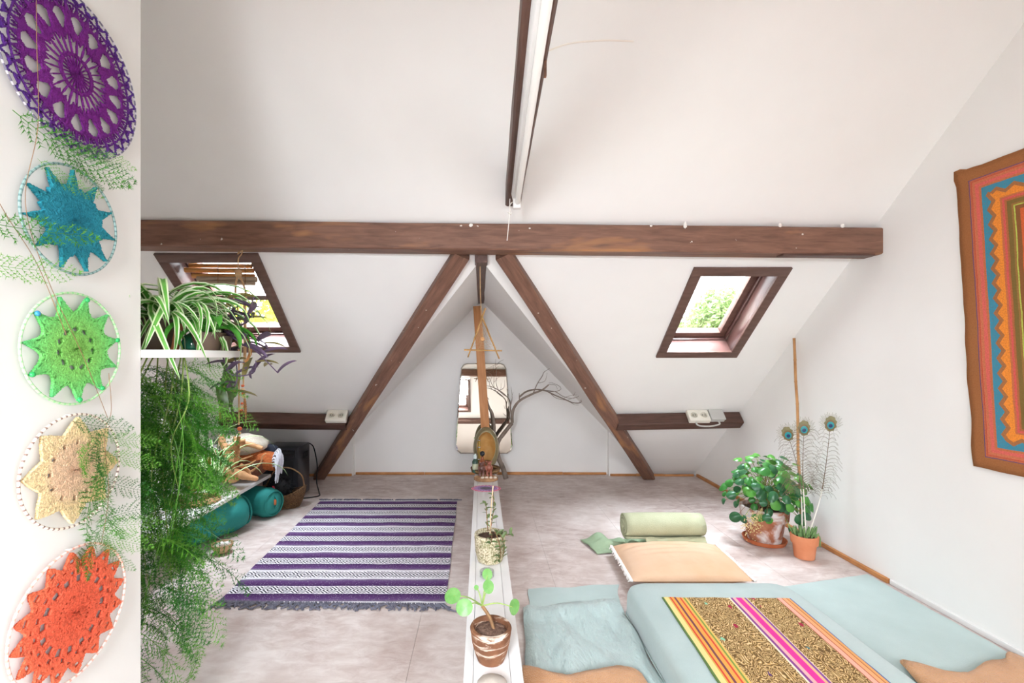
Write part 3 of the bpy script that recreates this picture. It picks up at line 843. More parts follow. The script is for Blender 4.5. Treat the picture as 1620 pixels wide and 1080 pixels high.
MB().tube(bez([pm(350,493), pm(357,486), pm(363,478), pm(375,476), pm(388,478), pm(399,482)], 5), [.006+.006*math.sin(PI*i/25) + .002*nz(i*.9) for i in range(26)], 7).build('driftwood', M('driftwood_brown', '#9a6a44', '#b58358', 20, .8, .5, 80, .004), mo)
for k, (x0, y0, x1, y1) in enumerate(((364,482,355,612), (376,480,378,672), (386,482,385,610), (388,482,388,585))):
    MB().tube(bez([pm(x0,y0), pm((x0+x1)/2+1,(y0+y1)/2), pm(x1,y1)], 6), .0045 if k else .0055, 5).build('cord', m_jute, mo)
for k, (px, py, r_) in enumerate(((356,600,.007),(356,607,.008),(355,613,.008),(355,618,.007),(384,610,.007),(384,616,.008),(385,622,.008),(386,627,.008),(383,638,.006),(383,643,.007),(382,649,.007),(388,572,.008),(379,678,.010),(379,685,.007))):
    MB().ellipsoid(pm(px,py), (r_*1.4,r_*1.4,r_*1.25), 10, 7).build('bead', m_bead[k % 2 if k != 12 else 0], mo)
for (x0,y0,x1,y1,r_) in ((356,622,348,664,.016),(387,630,389,662,.009),(382,648,383,655,.012),(378,690,372,730,.015)):
    a, b = pm(x0,y0), pm(x1,y1); n = 18
    MB().tube([a.lerp(b, i/(n-1)) for i in range(n)], [r_*(.35+.75*math.sin(PI*(.15+.8*i/(n-1))))*(1 if i % 2 else .72) for i in range(n)], 8).build('seed_pod', m_pod, mo)
MB().tube([pm(389,662), pm(388,672)], [.003,.001], 5).build('pod_tip', m_pod, mo)

# ------------------------------------------------------------------ low white bench along the left wall and what stands on it
XB, ZB = -1.785, .30
be = thing('low_bench', 'low white bench along the left wall holding driftwood and rolled rugs', 'bench', (-2.06, 3.05, 0))
MB().box((-2.335, 2.25, .272), (XB, 3.87, ZB)).build('top', m_white, be, bevel=.003)
for y, xe in ((2.35, -1.95), (2.72, -1.95), (3.84, -2.16)): MB().box((-2.32, y-.015, 0), (xe, y+.015, .271)).build('support', m_white, be, bevel=.002)
m_drift = M('root_wood', '#b98359', '#d3a378', 10, .75, .5, 40, .008)
rt = thing('driftwood_root', 'gnarled orange-brown driftwood root standing on the low white bench', 'driftwood', (-1.96, 3.45, ZB))
YD = 3.45
pd = lambda px, py, dy=0.0: P(px, py, YD+dy)
for nm, pts, r0, r1 in (('trunk', ((371,757,-.05),(366,740,0),(372,722,0),(376,708,.0),(390,702,.02),(415,709,.03)), .046, .014),
                        ('root', ((372,742,0),(355,744,-.05),(343,752,-.10),(336,759,-.12)), .028, .012), ('root', ((370,745,0),(385,752,-.05),(400,756,-.05),(407,757,-.03)), .034, .014),
                        ('limb', ((362,738,0),(360,715,.05),(352,700,.06),(350,688,.06)), .034, .022), ('limb', ((368,730,0),(362,712,-.02),(372,700,-.02),(388,696,0)), .028, .010),
                        ('limb', ((384,745,0),(398,745,.03),(412,732,.03),(415,722,.03),(421,717,.03)), .010, .004), ('limb', ((376,738,0),(392,735,-.02),(405,728,-.02)), .010, .004), ('limb', ((378,728,0),(390,724,.02),(400,720,.03)), .009, .003),
                        ('limb', ((380,735,0),(392,744,.0),(396,754,-.03)), .016, .010), ('root', ((368,748,0),(360,758,-.07),(352,763,-.1)), .022, .010), ('limb', ((366,720,0),(374,705,.04),(371,690,.06)), .024, .010)):
    path = bez([pd(*q) for q in pts], 6); n = len(path)
    for q in path: q.z = max(q.z, ZB+.012)
    MB().tube(path, [lerp(r0, r1, i/(n-1))*(1+.28*nz(i*.7, r0*100, pts[0][0])) for i in range(n)], 9).build(nm, m_drift, rt)
# carved wooden trough with rolled rugs
m_orug = M('orange_chenille', '#a8542b', '#c4703d', 60, .95, .9, 140, .01); m_cream = M('cream_wool', '#d9d2c2', '#cbc2b0', 25, .95, .8, 60, .012); m_wfr = M('white_fringe', '#dcdce4', '#cdced8', 30, .95, .5, 90, .008)
tr_ = thing('wooden_trough', 'dark brown wooden trough under the rolled orange rug on the bench', 'bowl', (-1.85, 3.70, ZB))
mb = MB(); n = 14
def trough(u, v, s=1.0):
    a = PI*(v); x = lerp(-2.18, -1.70, u); e = (1-abs(2*u-1)**4)*.9+.1
    return (x, 3.70 - .17*math.cos(a)*e*s, ZB + .175 - .165*math.sin(a)*e*s)
mb.sheet(16, 12, lambda u, v: trough(u, v)); mb.sheet(16, 12, lambda u, v: trough(u, v, .88))
mb.build('bowl', M('trough_wood', '#5d3320', '#7b4730', 8, .5, .3, 40, .004, stretch=(1,8,8)), tr_)
rr = thing('rolled_rug', 'rolled orange chenille rug with white fringe lying on the wooden trough', 'rug', (-1.9, 3.70, .47))
pth = [Vector((lerp(-2.2, -1.655, i/14), 3.69, .455+.01*math.sin(i*.8))) for i in range(15)]
MB().tube(pth, [.075*(1+.05*nz(i*.6)) for i in range(15)], 16).build('roll', m_orug, rr)
for k in range(46):
    a = R.uniform(-.5, 2.3); d = Vector((0, -math.cos(a), math.sin(a)))
    p = Vector((-1.660, 3.69, .455)) + d*.068*R.uniform(.2,1.05)
    path = bez([p, p+Vector((.03,0,.005))+d*.02, p+Vector((.05, -.02, -.05))+d*.02, p+Vector((.045,-.03,-.10-R.uniform(0,.05)))+d*.02], 3)
    MB().tube(path, tap(.0075,.004,len(path)), 4).build('fringe_strand', m_wfr, rr)
cr = MB().ellipsoid((-1.93, 3.69, .585), (.20,.13,.085), 22, 12, lambda d: 1+.10*nz(d.x*2.2,d.y*3,d.z*3)).build('cream_cushion', m_cream)
tag(cr, 'cream woolly cushion resting on top of the rolled orange rug', 'cushion')
wb = MB().tube([(-2.27,3.88,.44),(-2.255,3.86,.44),(-2.03,3.86,.44),(-2.02,3.86,.44)], [.11,.125,.125,.11], 22).build('white_bolster', M('white_cotton', '#e2e1e6', '#d8d7dd', 5, .9))
wb.location.z = ZB + .001 + .0
tag(wb, 'fat white bolster at the back of the low bench behind spider leaves', 'cushion')
nb = MB().ellipsoid((-1.79, 3.83, .46), (.10,.08,.10), 16, 9, lambda d: 1+.15*nz(d.x*2,d.y*2,d.z*2)).build('navy_bag', M('navy_cloth', '#2c3140', '#3a4152', 10, .8))
tag(nb, 'small dark navy bag tucked behind the white rug fringe', 'bag')
# round wooden board with bulb plant
wd = thing('wooden_board', 'round pale wooden board holding shells on the low white bench', 'board', (-1.99, 3.12, ZB))
MB().lathe([(.17,0),(.185,.008),(.185,.02),(.17,.024),(0,.024)], 36, (-1.985,3.12,ZB), 1, .8).build('disc', M('pale_round_wood', '#b38560', '#c99c74', 12, .6, .2, 40, .003), wd)
for k in range(6):
    q = Vector((-1.985+R.uniform(-.11,.08), 3.10+R.uniform(-.08,.06), ZB+.026))
    MB().ellipsoid(q+Vector((0,0,.012)), (R.uniform(.015,.035), R.uniform(.012,.02), .012), 10, 6, lambda d: 1+.2*nz(d.x*3,d.y*3,k)).build('shell', M('pale_shell', '#e6ddd0', '#cdbba6', 30, .5), wd)
sb = spider('spider_plant', 'tall pale spider plant growing from the round wooden board on the bench', P(338,782,3.17), 44, .66, 1.42, 2.7, .020, .03, .7, 4.6, None, .02)
MB().ellipsoid(P(338,784,3.17), (.035,.03,.035), 12, 8, lambda d: 1+.2*nz(d.x*3,d.y*3,d.z*3)).build('bulb', M('brown_bulb', '#6a4a34', '#8c6846', 20, .8), sb)
tag(MB().lathe([(.05,0),(.075,.01),(.085,.05),(.08,.11),(.07,.13),(.062,.13),(.07,.1),(.06,.02),(0,.012)], 24, (-2.13,3.42,ZB)).build('bark_vase', M('bark', '#a5794f', '#c39a6c', 14, .85, .6, 40, .01)), 'rough bark-coloured vase on the bench left of the driftwood root', 'vase')
# ------------------------------------------------------------------ heater, basket, bolsters, bowl
m_blk = M('black_plastic', '#26262a', '#2e2e33', 6, .35); m_blk2 = M('black_matt', '#131316', rough=.7); m_sil = M('chrome', '#cfd2d6', rough=.2, metal=1)
he = thing('heater', 'black tower heater standing on the floor behind the wicker basket', 'heater', (-1.80, 4.22, 0))
hx0, hx1, hy0, hy1 = -1.965, -1.64, 4.085, 4.36
MB().box((hx0,hy0,.015),(hx1,hy1,.48)).build('body', m_blk, he, bevel=.012)
MB().box((hx0+.05,hy0-.004,.06),(hx1-.045,hy0+.004,.36)).build('front_panel', m_blk2, he, bevel=.002)
vt = MB().box((hx0+.05,hy0-.006,.395),(hx1-.03,hy0+.004,.455)).build('vent', m_blk2, he, bevel=.002)
for z in (.398, .412, .452): MB().box((hx0+.055,hy0-.009,z-.003),(hx1-.035,hy0-.004,z+.002)).build('vent_slat', m_sil, vt)
MB().box((hx1-.004,hy0+.10,.36),(hx1+.002,hy0+.22,.41)).build('handle_recess', m_blk2, he, bevel=.001)
for x in (hx0+.04, hx1-.04):
    for y in (hy0+.04, hy1-.04): MB().lathe([(.014,0),(.014,.016)], 10, (x,y,0)).build('foot', m_blk2, he)
tag(MB().tube(bez([(-1.66,4.362,.47), (-1.62,4.40,.42), (-1.585,4.40,.25), (-1.575,4.36,.10), (-1.53,4.30,.012), (-1.50,4.22,.007), (-1.55,4.17,.007), (-1.63,4.13,.008), (-1.66,4.07,.008)], 8), .0055, 6).build('power_cord', m_blk2), 'black power cord of the heater curling on the floor', 'cord')
ba = thing('wicker_basket', 'brown wicker basket with tall hoop handle in front of the heater', 'basket', (-1.70, 3.93, 0))
t = NT('wicker'); v = t.coords('Object', (1,1,1)); n1 = t.noise(t.coords('Object', (30,30,90)), 3, 3, .6); t.bump(n1, 1.0, .02); m_wick = t.out(t.ramp(n1, [(.35,'#4b3524'),(.5,'#836040'),(.7,'#b08a5c')]), .7)
bc = Vector((-1.70, 3.93, 0))
for k in range(11):
    z = .012 + k*.0135; e = .72 + .28*math.sin(min(1, k/10)*PI/2)
    rg = [bc + Vector((.18*e*math.cos(a), .115*e*math.sin(a), z + .03*(k/10)*math.cos(2*a))) for a in [2*PI*i/30 for i in range(31)]]
    MB().tube(rg, .0085, 6, cap=False).build('weave_row', m_wick, ba)
MB().lathe([(.0,.003),(.12,.003),(.13,.008),(.12,.014),(0,.014)], 24, bc, 1, .65).build('base', m_wick, ba)
MB().tube(bez([bc+Vector((.175,0,.16)), bc+Vector((.15,.0,.27)), bc+Vector((.04,.0,.335)), bc+Vector((-.08,.0,.31)), bc+Vector((-.165,.0,.16))], 8), .006, 6).build('handle', m_brstem, ba)
fu = thing('black_fur_ball', 'fluffy black fur ball lying in the wicker basket', 'fur ball', bc+Vector((-.03,0,.1)))
MB().ellipsoid(bc+Vector((-.035,.0,.16)), (.10,.085,.095), 18, 12, lambda d: 1+.18*nz(d.x*5,d.y*5,d.z*5)).build('core', m_blk2, fu)
mb = MB()
for k in range(420):
    d = Vector((R.gauss(0,1),R.gauss(0,1),R.gauss(0,1))).normalized(); p = bc+Vector((-.035,0,.16))+Vector((d.x*.095,d.y*.08,d.z*.09)); w = d.orthogonal()*.004
    mb.poly([p-w, p+d*R.uniform(.02,.045)+Vector((R.uniform(-.01,.01),0,R.uniform(-.01,.01))), p+w])
fz = mb.build('hair', m_blk2, fu, smooth=False); fz['kind'] = 'stuff'
tag(MB().sheet(3, 10, lambda u, v: (-1.735+.018*(u-.5)*(1+v)+.01*math.sin(v*5), 3.80-.01*v, .215-.15*v), .003).build('red_ribbon', M('red_ribbon', '#e04457', rough=.5)), 'red ribbon hanging over the rim of the wicker basket', 'ribbon')
m_teal = M('teal_canvas', '#1f7d78', '#2a8c86', 3, .75, .35, 12, .02)
def bolster(name, label, p0, p1, r, strap=False):
    root = thing(name, label, 'cushion', ((p0[0]+p1[0])/2, (p0[1]+p1[1])/2, 0), 'teal bolsters beside the bench')
    p0, p1 = Vector(p0), Vector(p1); n = 15; pts = [p0.lerp(p1, i/(n-1)) for i in range(n)]
    rad = [r*(1-.5*max(0, 1-min(i, n-1-i)/1.6)**2)*(1+.03*math.sin(i*1.9)) for i in range(n)]
    MB().tube(pts, rad, 22).build('cover', m_teal, root, angle=60)
    d = (p1-p0).normalized()
    for q, s in ((p0, -1), (p1, 1)):
        ring = []; u = d.cross(Vector((0,0,1))).normalized(); w = d.cross(u)
        for k in range(25):
            a = 2*PI*k/24; ring.append(q + d*s*(-.012) + (u*math.cos(a)+w*math.sin(a))*r*.82)
        MB().tube(ring, .006, 6, cap=False).build('piping', m_teal, root)
    if strap:
        c = p1 + d*.004; u = d.cross(Vector((0,0,1))).normalized()
        MB().tube(bez([c+Vector((0,0,.06)), c+d*.02+Vector((0,0,.03)), c+d*.018, c+Vector((0,0,-.035))], 5), .009, 6).build('strap', m_teal, root)
        MB().box(tuple(c+Vector((-.02,-.012,-.01))), tuple(c+Vector((.012,.02,.035)))).build('leather_tag', M('tag_leather', '#b5683f', rough=.6), root, bevel=.003)
    return root
bolster('bolster', 'larger teal canvas bolster half under the bench behind the fern', (-2.06, 2.98, .132), (-1.81, 3.47, .132), .131)
bolster('bolster', 'smaller teal canvas bolster with leather tag in front of the basket', (-2.02, 3.80, .115), (-1.655, 3.66, .115), .115, True)
bw = thing('shell_bowl', 'half coconut shell bowl with white crystals on the floor beside the fern', 'bowl', FL(352, 876))
c = FL(352, 874)
MB().lathe([(.02,0),(.045,.012),(.062,.04),(.066,.062),(.060,.062),(.055,.04),(.035,.016),(0,.012)], 24, c).build('shell', M('coconut_shell', '#a07d5c', '#c2a27e', 14, .6, .2, 50, .003), bw)
for k in range(7): MB().ellipsoid(c+Vector((R.uniform(-.03,.03), R.uniform(-.03,.03), .05)), (.018,.016,.02), 7, 5, lambda d: 1+.25*nz(d.x*4,d.y*4,k)).build('crystal', M('white_crystal', '#ece7e4', rough=.3), bw)
# ------------------------------------------------------------------ striped blanket on the floor
def rug_mat():
    t = NT('striped_blanket_weave'); uv = t.node('ShaderNodeUVMap'); sep = t.node('ShaderNodeSeparateXYZ'); t.link(uv.outputs[0], sep.inputs[0])
    u, v = sep.outputs[0], sep.outputs[1]                       # metres across, metres along (0 = near edge)
    wob = t.noise(t.coords('UV', (3, 3, 1)), 2.0, 2, .5)
    vv = t.math('ADD', v, t.math('MULTIPLY', t.math('SUBTRACT', wob, .5), .02))
    s = t.math('DIVIDE', t.math('SUBTRACT', vv, .127), .354)
    tt = t.math('MULTIPLY', t.math('ABSOLUTE', t.math('SUBTRACT', s, t.math('ROUND', s))), 2.0)    # 0 in the middle of an A band, 1 in a B band
    col = t.ramp(tt, [(0,'#e4e1e5'),(.225,'#e6e3e7'),(.235,'#40264f'),(.36,'#4d2e5e'),(.54,'#5f4070'),(.63,'#70617a'),(.675,'#7d7683'),(.685,'#e9e6ea'),(.735,'#e9e6ea'),(.74,'#5d5a62'),(.755,'#5d5a62'),(.76,'#e9e6ea'),(1,'#e4e1e5')])
    du = t.math('ABSOLUTE', t.math('SUBTRACT', t.math('MULTIPLY', u, 12.0), t.math('ROUND', t.math('MULTIPLY', u, 12.0))))       # 0..0.5 saw
    zz = t.math('FRACT', t.math('ADD', t.math('MULTIPLY', du, 4.0), t.math('MULTIPLY', tt, 9.0)))
    black = t.math('GREATER_THAN', zz, .52)
    inA = t.math('LESS_THAN', tt, .20); inB = t.math('GREATER_THAN', tt, .80)
    col = t.mix(t.math('MULTIPLY', black, t.math('ADD', inA, inB)), col, srgb('#38343c'))
    sp = t.node('ShaderNodeTexVoronoi'); t.link(t.coords('UV', (1,1,1)), sp.inputs['Vector']); sp.inputs['Scale'].default_value = 95
    pur = t.math('MULTIPLY', t.math('GREATER_THAN', tt, .25), t.math('LESS_THAN', tt, .68))
    dot = t.math('MULTIPLY', t.math('LESS_THAN', sp.outputs['Distance'], .16), pur)
    col = t.mix(t.math('MULTIPLY', dot, .5), col, srgb('#e6e0e8'))
    fine = t.noise(t.coords('UV', (60, 420, 1)), 1.0, 2, .6)
    col = t.mix(t.math('MULTIPLY', t.math('GREATER_THAN', fine, .62), t.math('MULTIPLY', pur, .35)), col, srgb('#a79cab'))
    t.bump(t.noise(t.coords('UV', (300, 500, 1)), 1.0, 2, .5), .4, .003)
    return t.out(col, .95, 0, .1)
ru = thing('striped_rug', 'purple and white striped woven blanket laid flat as a rug', 'rug', (-.8, 3.2, 0))
c00, c10, c01, c11 = Vector((-1.385,2.40,0)), Vector((-.185,2.375,0)), Vector((-1.435,4.085,0)), Vector((-.212,4.075,0))
def rug_fn(u, v):
    p = c00.lerp(c10, u).lerp(c01.lerp(c11, u), v)
    return (p.x + .006*nz(v*6, u*2), p.y + .006*nz(u*7, v*2, 3), .007 + .004*abs(nz(u*5, v*7, 1)))
mb = MB().sheet(40, 60, rug_fn, .005)
def rug_uv(c):
    v = (c[1]-2.39)/(4.08-2.39); return ((c[0]+1.42), v*1.69)
mb.build('weave', rug_mat(), ru, uv=rug_uv)
m_frg = M('grey_fringe', '#5b5a66', '#787784', 40, .95)
for edge, n, sg in ((0, 120, -1), (1, 90, 1)):
    for k in range(n):
        u = (k+R.random())/n; a = Vector(rug_fn(u, edge)); a.z = .006
        L = R.uniform(.03, .07)*(1 if edge == 0 else .55); dx = R.uniform(-.05, .05)
        path = bez([a, a+Vector((dx*.3, sg*L*.4, .004)), a+Vector((dx, sg*L*.8, .001)), a+Vector((dx*1.3+R.uniform(-.02,.02), sg*L, 0))], 3)
        for q in path: q.z = max(q.z, .005)
        MB().tube(path, tap(.0065, .004, len(path)), 4).build('fringe', m_frg, ru)
# ------------------------------------------------------------------ boxed-in white floor beam down the middle
ZX = .25
bx = thing('white_plank_bench', 'long narrow white plank ledge running down the middle of the floor', 'ledge', (.04, 3.0, 0))
xl, xr = -.057, .138
MB().box((xl+.012, .45, 0), (xr-.012, 4.985, ZX-.019)).build('core', m_white, bx, smooth=False)
def plank(x0, x1, z0, z1): return MB().box((x0, .45, z0), (x1, 4.985, z1)).build('plank', m_white, bx, bevel=.0015)
plank(xl, xl+.030, 0.001, ZX); plank(xl+.0315, xr-.0415, ZX-.018, ZX+.0005); plank(xr-.040, xr, .001, ZX)
# --- grey stone at the near end
st = MB().ellipsoid((.036, 1.425, ZX+.0235), (.048,.036,.023), 22, 14, lambda d: 1+.08*nz(d.x*1.6, d.y*1.6, d.z*1.6)).build('pebble', M('grey_stone', '#b9aea3', '#9c9187', 14, .85, .35, 60, .004))
tag(st, 'smooth pale grey stone at the near end of the white ledge', 'stone')
# --- brown glazed pot with a small round-leaved plant
def brown_pot():
    t = NT('brown_whitewashed_clay'); v = t.coords('Object', (1, 1, 5))
    n1 = t.noise(v, 9, 5, .65, .8); n2 = t.noise(t.coords('Object'), 40, 3, .6)
    c = t.ramp(t.noise(t.coords('Object'), 14, 3), [(.35,'#6b4530'),(.65,'#8d6044')])
    c = t.mix(t.ramp(n1, [(.52,(0,0,0,1)),(.62,(.9,.9,.9,1))]), c, srgb('#ecd9c6'))
    t.bump(n2, .4, .004)
    return t.out(c, .75, 0, .3)
bpn = thing('potted_pilea', 'young round-leaved plant in a brown streaked clay pot on the ledge', 'plant', (.034, 1.57, ZX))
bc_ = Vector((.034, 1.575, ZX))
MB().lathe([(.038,0),(.046,.004),(.056,.03),(.065,.065),(.070,.10),(.072,.112),(.069,.117),(.060,.117),(.057,.108),(.055,.095)], 40, bc_).build('pot', brown_pot(), bpn)
MB().ellipsoid(bc_+Vector((0,0,.098)), (.058,.058,.010), 24, 8, lambda d: 1+.25*nz(d.x*6, d.y*6, d.z)).build('soil', M('crumbly_soil', '#5a4034', '#86695a', 60, .95, 1.0, 90, .01), bpn)
def round_leaf(name, r, mt, cup=.12, seed=0):
    """round leaf lying in local XY with its petiole joint near the centre"""
    mb = MB(); n = 18; rings = 4; c = mb.vert((0,0,0)); prev = None
    for i in range(1, rings+1):
        row = []
        for k in range(n):
            a = 2*PI*k/n; rr = r*i/rings*(1+.05*math.cos(a))
            row.append(mb.vert((rr*math.cos(a)+.15*r*i/rings, rr*math.sin(a)*.94, -cup*r*(i/rings)**2*(1+.5*math.sin(2*a+seed)) + .02*r*math.cos(6*a)*(i/rings))))
        for k in range(n):
            k2 = (k+1) % n
            if prev is None: mb.face((c, row[k], row[k2]))
            else: mb.face((prev[k], row[k], row[k2], prev[k2]))
        prev = row
    return mb.data(name, mt, True, angle=80)
m_pil = leafmat('pilea_leaf_light', '#6aa352', '#84b76c', .2, 30, .35)
top = bc_+Vector((.012,0,.10))
node = P(763, 958, 1.60)
MB().tube(bez([top, top.lerp(node, .55)+Vector((.006,0,0)), node], 5), [.006]*11, 7).build('stem', m_brstem, bpn)
for (px, py, Y, r_, nrm) in ((718,942,1.60,.030,(-.25,-.6,.75)), (737,960,1.54,.029,(-.1,-.85,.5)), (771,910,1.64,.020,(.2,-.8,.55)), (773,930,1.60,.023,(.45,-.75,.5)), (811,960,1.60,.028,(-.8,-.42,.4)), (754,930,1.62,.009,(.2,-.8,.5))):
    p = P(px, py, Y); z = Vector(nrm).normalized(); x = (p-node); x = (x - z*x.dot(z)).normalized(); m = Matrix((x, z.cross(x), z)).transposed().to_4x4(); m.translation = p
    lf = inst('leaf', round_leaf('leaf', r_, m_pil, .1, px), bpn, m)
    mid = node.lerp(p, .5)+Vector((0,0,.012))
    MB().tube(bez([node, mid, p], 5), tap(.0028,.0016,11), 5).build('petiole', m_stem, bpn)
# --- glass candle holder and stone trough pot
gh = thing('glass_holder', 'small clear glass candle holder on the ledge before the stone pot', 'candle holder', (.03, 2.19, ZX))
gc = Vector((.028, 2.165, ZX))
m_gl = glass_mat('clear_glass', (.86,.88,.88,1), .22)
MB().lathe([(.030,0),(.034,.004),(.035,.028),(.033,.031),(.029,.029),(.027,.009),(0,.007)], 28, gc).build('cup', m_gl, gh)
MB().lathe([(.0,.010),(.020,.010),(.020,.018),(0,.018)], 18, gc).build('candle', M('grey_wax', '#b9b6b2', rough=.4), gh)
def stone_mat():
    t = NT('mossy_gravel'); v = t.coords('Object'); vo = t.node('ShaderNodeTexVoronoi'); t.link(v, vo.inputs['Vector']); vo.inputs['Scale'].default_value = 120
    n1 = t.noise(v, 18, 4)
    c = t.ramp(vo.outputs['Distance'], [(.1,'#efe6cf'),(.5,'#d3c6a6'),(.8,'#8d8262')])
    c = t.mix(t.ramp(n1, [(.5,(0,0,0,1)),(.75,(.7,.7,.7,1))]), c, srgb('#8c8f5c'))
    t.bump(vo.outputs['Distance'], .8, .006); return t.out(c, .9, 0, .2)
sp_ = thing('succulent_in_stone_pot', 'trailing small-leaved plant with support stick in a gravelly stone pot', 'plant', (.045, 2.33, ZX))
pc = Vector((.046, 2.335, ZX))
MB().lathe([(.050,0),(.064,.008),(.074,.05),(.080,.11),(.081,.135),(.077,.142),(.068,.142),(.064,.12)], 36, pc, 1, 1, lambda a, z: 1+.03*nz(math.cos(a)*2, math.sin(a)*2, z*12)).build('pot', stone_mat(), sp_)
MB().ellipsoid(pc+Vector((0,0,.122)), (.066,.066,.010), 20, 8, lambda d: 1+.2*nz(d.x*5,d.y*5,1)).build('soil', m_soil, sp_)
MB().tube([pc+Vector((.0,.0,.12)), P(776,815,2.36), P(780,768,2.40)], .0035, 6).build('stick', M('pale_stick', '#e3c7a4', rough=.7), sp_)
m_oli = leafmat('olive_leaf', '#667a4c', '#7f9160', .15, 30); ol = cut_ribbon('leaf', .03, .014, .4, .8, [m_oli], seg=5, stripe=.5)
for pts in (((772,840,2.36),(770,815,2.36),(769,800,2.37),(768,795,2.37)), ((775,840,2.34),(779,820,2.36),(781,800,2.38),(780,780,2.40)), ((782,842,2.32),(793,848,2.28),(797,865,2.27),(795,882,2.27)), ((778,842,2.30),(778,852,2.25),(776,860,2.25)), ((786,845,2.34),(800,846,2.34),(808,845,2.34)), ((784,842,2.30),(790,860,2.25),(792,878,2.25),(788,886,2.25))):
    path = bez([P(*q) for q in pts], 5); n = len(path)
    MB().tube(path, tap(.003,.0015,n), 5).build('stem', m_brstem, sp_)
    for j in range(2, n):
        if R.random() < .75: inst('leaf', ol, sp_, place(path[j], R.uniform(-PI, PI), R.uniform(-.4,.8), R.uniform(-.6,.6), R.uniform(.7,1.3)))
# --- doily
def doil(r, th):
    if r < .22: return math.sin(th*6) < .8 or r < .1
    if r < .5: return fold(th, 18)*2*PI*r/18 < .035 or abs(r-.36) < .03
    if r < .56: return True
    if r < .84: return fold(th, 24)*2*PI*r/24 < .04 or abs(r-.7) < .035
    return r < .90 + .1*(1-2*fold(th, 24))
mb = polar(doil, .118, 26, 192, .003, wob=.001); mb.v = [(y+.040, z*.75+3.60, ZX+.0035+x) for (x, y, z) in mb.v]
dl = mb.build('crochet_doily', None or M('doily_yarn', '#b98fb0', '#8a6f9c', 10, .9, .6, 150, .003), angle=80)
dl.data.materials[0] = (lambda: (lambda t: (t.bump(t.noise(t.coords('Object'), 150, 3), .6, .003), t.out(t.ramp((lambda v: t.math('DIVIDE', (lambda ln: (t.link(v, ln.inputs[0]), ln.outputs['Value'])[1])(t.node('ShaderNodeVectorMath', operation='LENGTH')), .118))(t.coords('Object', (1,1.33,1))), [(.0,'#6f6a70'),(.35,'#77707c'),(.5,'#a07fae'),(.75,'#b590bd'),(.88,'#d9859a'),(1,'#dd7f92')]), .9))[1])(NT('doily_ring_yarn')))()
tag(dl, 'pink and lilac crochet doily on the far part of the white ledge', 'doily')
# --- altar: tray, wood slice, figurines, bottles
ty = thing('wicker_tray', 'shallow round wicker tray under the bottles at the ledge end', 'tray', (.04, 4.12, ZX))
tc_ = Vector((.04, 4.12, ZX))
MB().lathe([(0,.004),(.11,.004),(.115,.0),(.125,.008),(0,.011)], 30, tc_, 1, .9).build('base', m_wick, ty)
for k in range(3):
    MB().tube([tc_+Vector(((.123+.003*k)*math.cos(a), (.112+.003*k)*math.sin(a), .014+.012*k)) for a in [2*PI*i/32 for i in range(33)]], .007, 6, cap=False).build('weave_row', m_wick if k != 1 else M('pale_wicker', '#a07a50', '#c29b6c', 40, .7, .6, 90, .004), ty)
ws = thing('wood_slice', 'bark-edged wood slice under the two red figurines', 'wood slice', (.04, 3.86, ZX))
wc = Vector((.042, 3.86, ZX))
MB().lathe([(.095,0),(.103,.006),(.102,.022),(.097,.026)], 34, wc, 1, .75, lambda a, z: 1+.05*nz(math.cos(a)*3, math.sin(a)*3)).build('bark', M('bark_edge', '#8d6749', '#b58d68', 18, .85, .8, 50, .01), ws)
MB().lathe([(.096,.0262),(.09,.028),(0,.028)], 34, wc, 1, .75, lambda a, z: 1+.05*nz(math.cos(a)*3, math.sin(a)*3)).build('cut_face', M('cut_wood', '#b98f66', '#caa27a', 12, .7), ws)
for k in range(4): MB().ellipsoid(wc+Vector((-.03+.035*k, -.062+R.uniform(0,.012), .036)), (.016,.010,.010), 8, 6, lambda d: 1+.25*nz(d.x*4,d.y*4,k)).build('crystal', M('pale_quartz', '#e3d3c2', '#c9b09a', 30, .4), ws)
def figurine(label, x, c1, c2, s):
    m = M('carved_red_stone', c1, c2, 25, .35, .3, 60, .004); root = thing('figurine', label, 'figurine', (x, 3.875, ZX+.029)); b = Vector((x, 3.875, ZX+.029))
    E = lambda nm, c, r: MB().ellipsoid(b+Vector(c)*s, [q*s for q in r], 14, 9, lambda d: 1+.06*nz(d.x*4,d.y*4,d.z*4)).build(nm, m, root)
    E('body', (0,.01,.085), (.036,.032,.050)); hd = E('head', (0,-.008,.148), (.026,.026,.026))
    for q in (-1, 1):
        E('ear', (q*.026,0,.168), (.011,.006,.012))
        MB().tube([b+Vector((q*.018,0,.08))*s, b+Vector((q*.022,-.004,.04))*s, b+Vector((q*.020,-.01,.004))*s], [.019*s,.016*s,.017*s], 10).build('leg', m, root)
        MB().tube([b+Vector((q*.034,0,.115))*s, b+Vector((q*.036,-.02,.085))*s, b+Vector((q*.018,-.034,.07))*s], [.012*s,.010*s,.009*s], 8).build('arm', m, root)
    MB().ellipsoid(b+Vector((0,-.034,.142))*s, (.013*s,.013*s,.010*s), 10, 7).build('snout', m, root)
    return root
figurine('dark speckled carved animal figurine standing left on the wood slice', .005, '#5c3a33', '#8a6458', .68)
figurine('reddish carved animal figurine standing right on the wood slice', .068, '#8d4a3a', '#b07562', .73)
gb = thing('green_oil_bottle', 'small dark green bottle with white pump left on the altar tray', 'bottle', (-.055, 4.08, ZX+.012))
g0 = Vector((-.052, 4.06, ZX+.012))
MB().lathe([(.024,0),(.027,.004),(.027,.10),(.016,.115),(.014,.125)], 18, g0).build('body', M('dark_green_glass', '#3a5548', '#4c6b5a', 10, .15), gb)
MB().lathe([(.0272,.03),(.0276,.032),(.0276,.078),(.0272,.08)], 18, g0).build('label', M('paper_label', '#c9cdb0', rough=.6), gb)
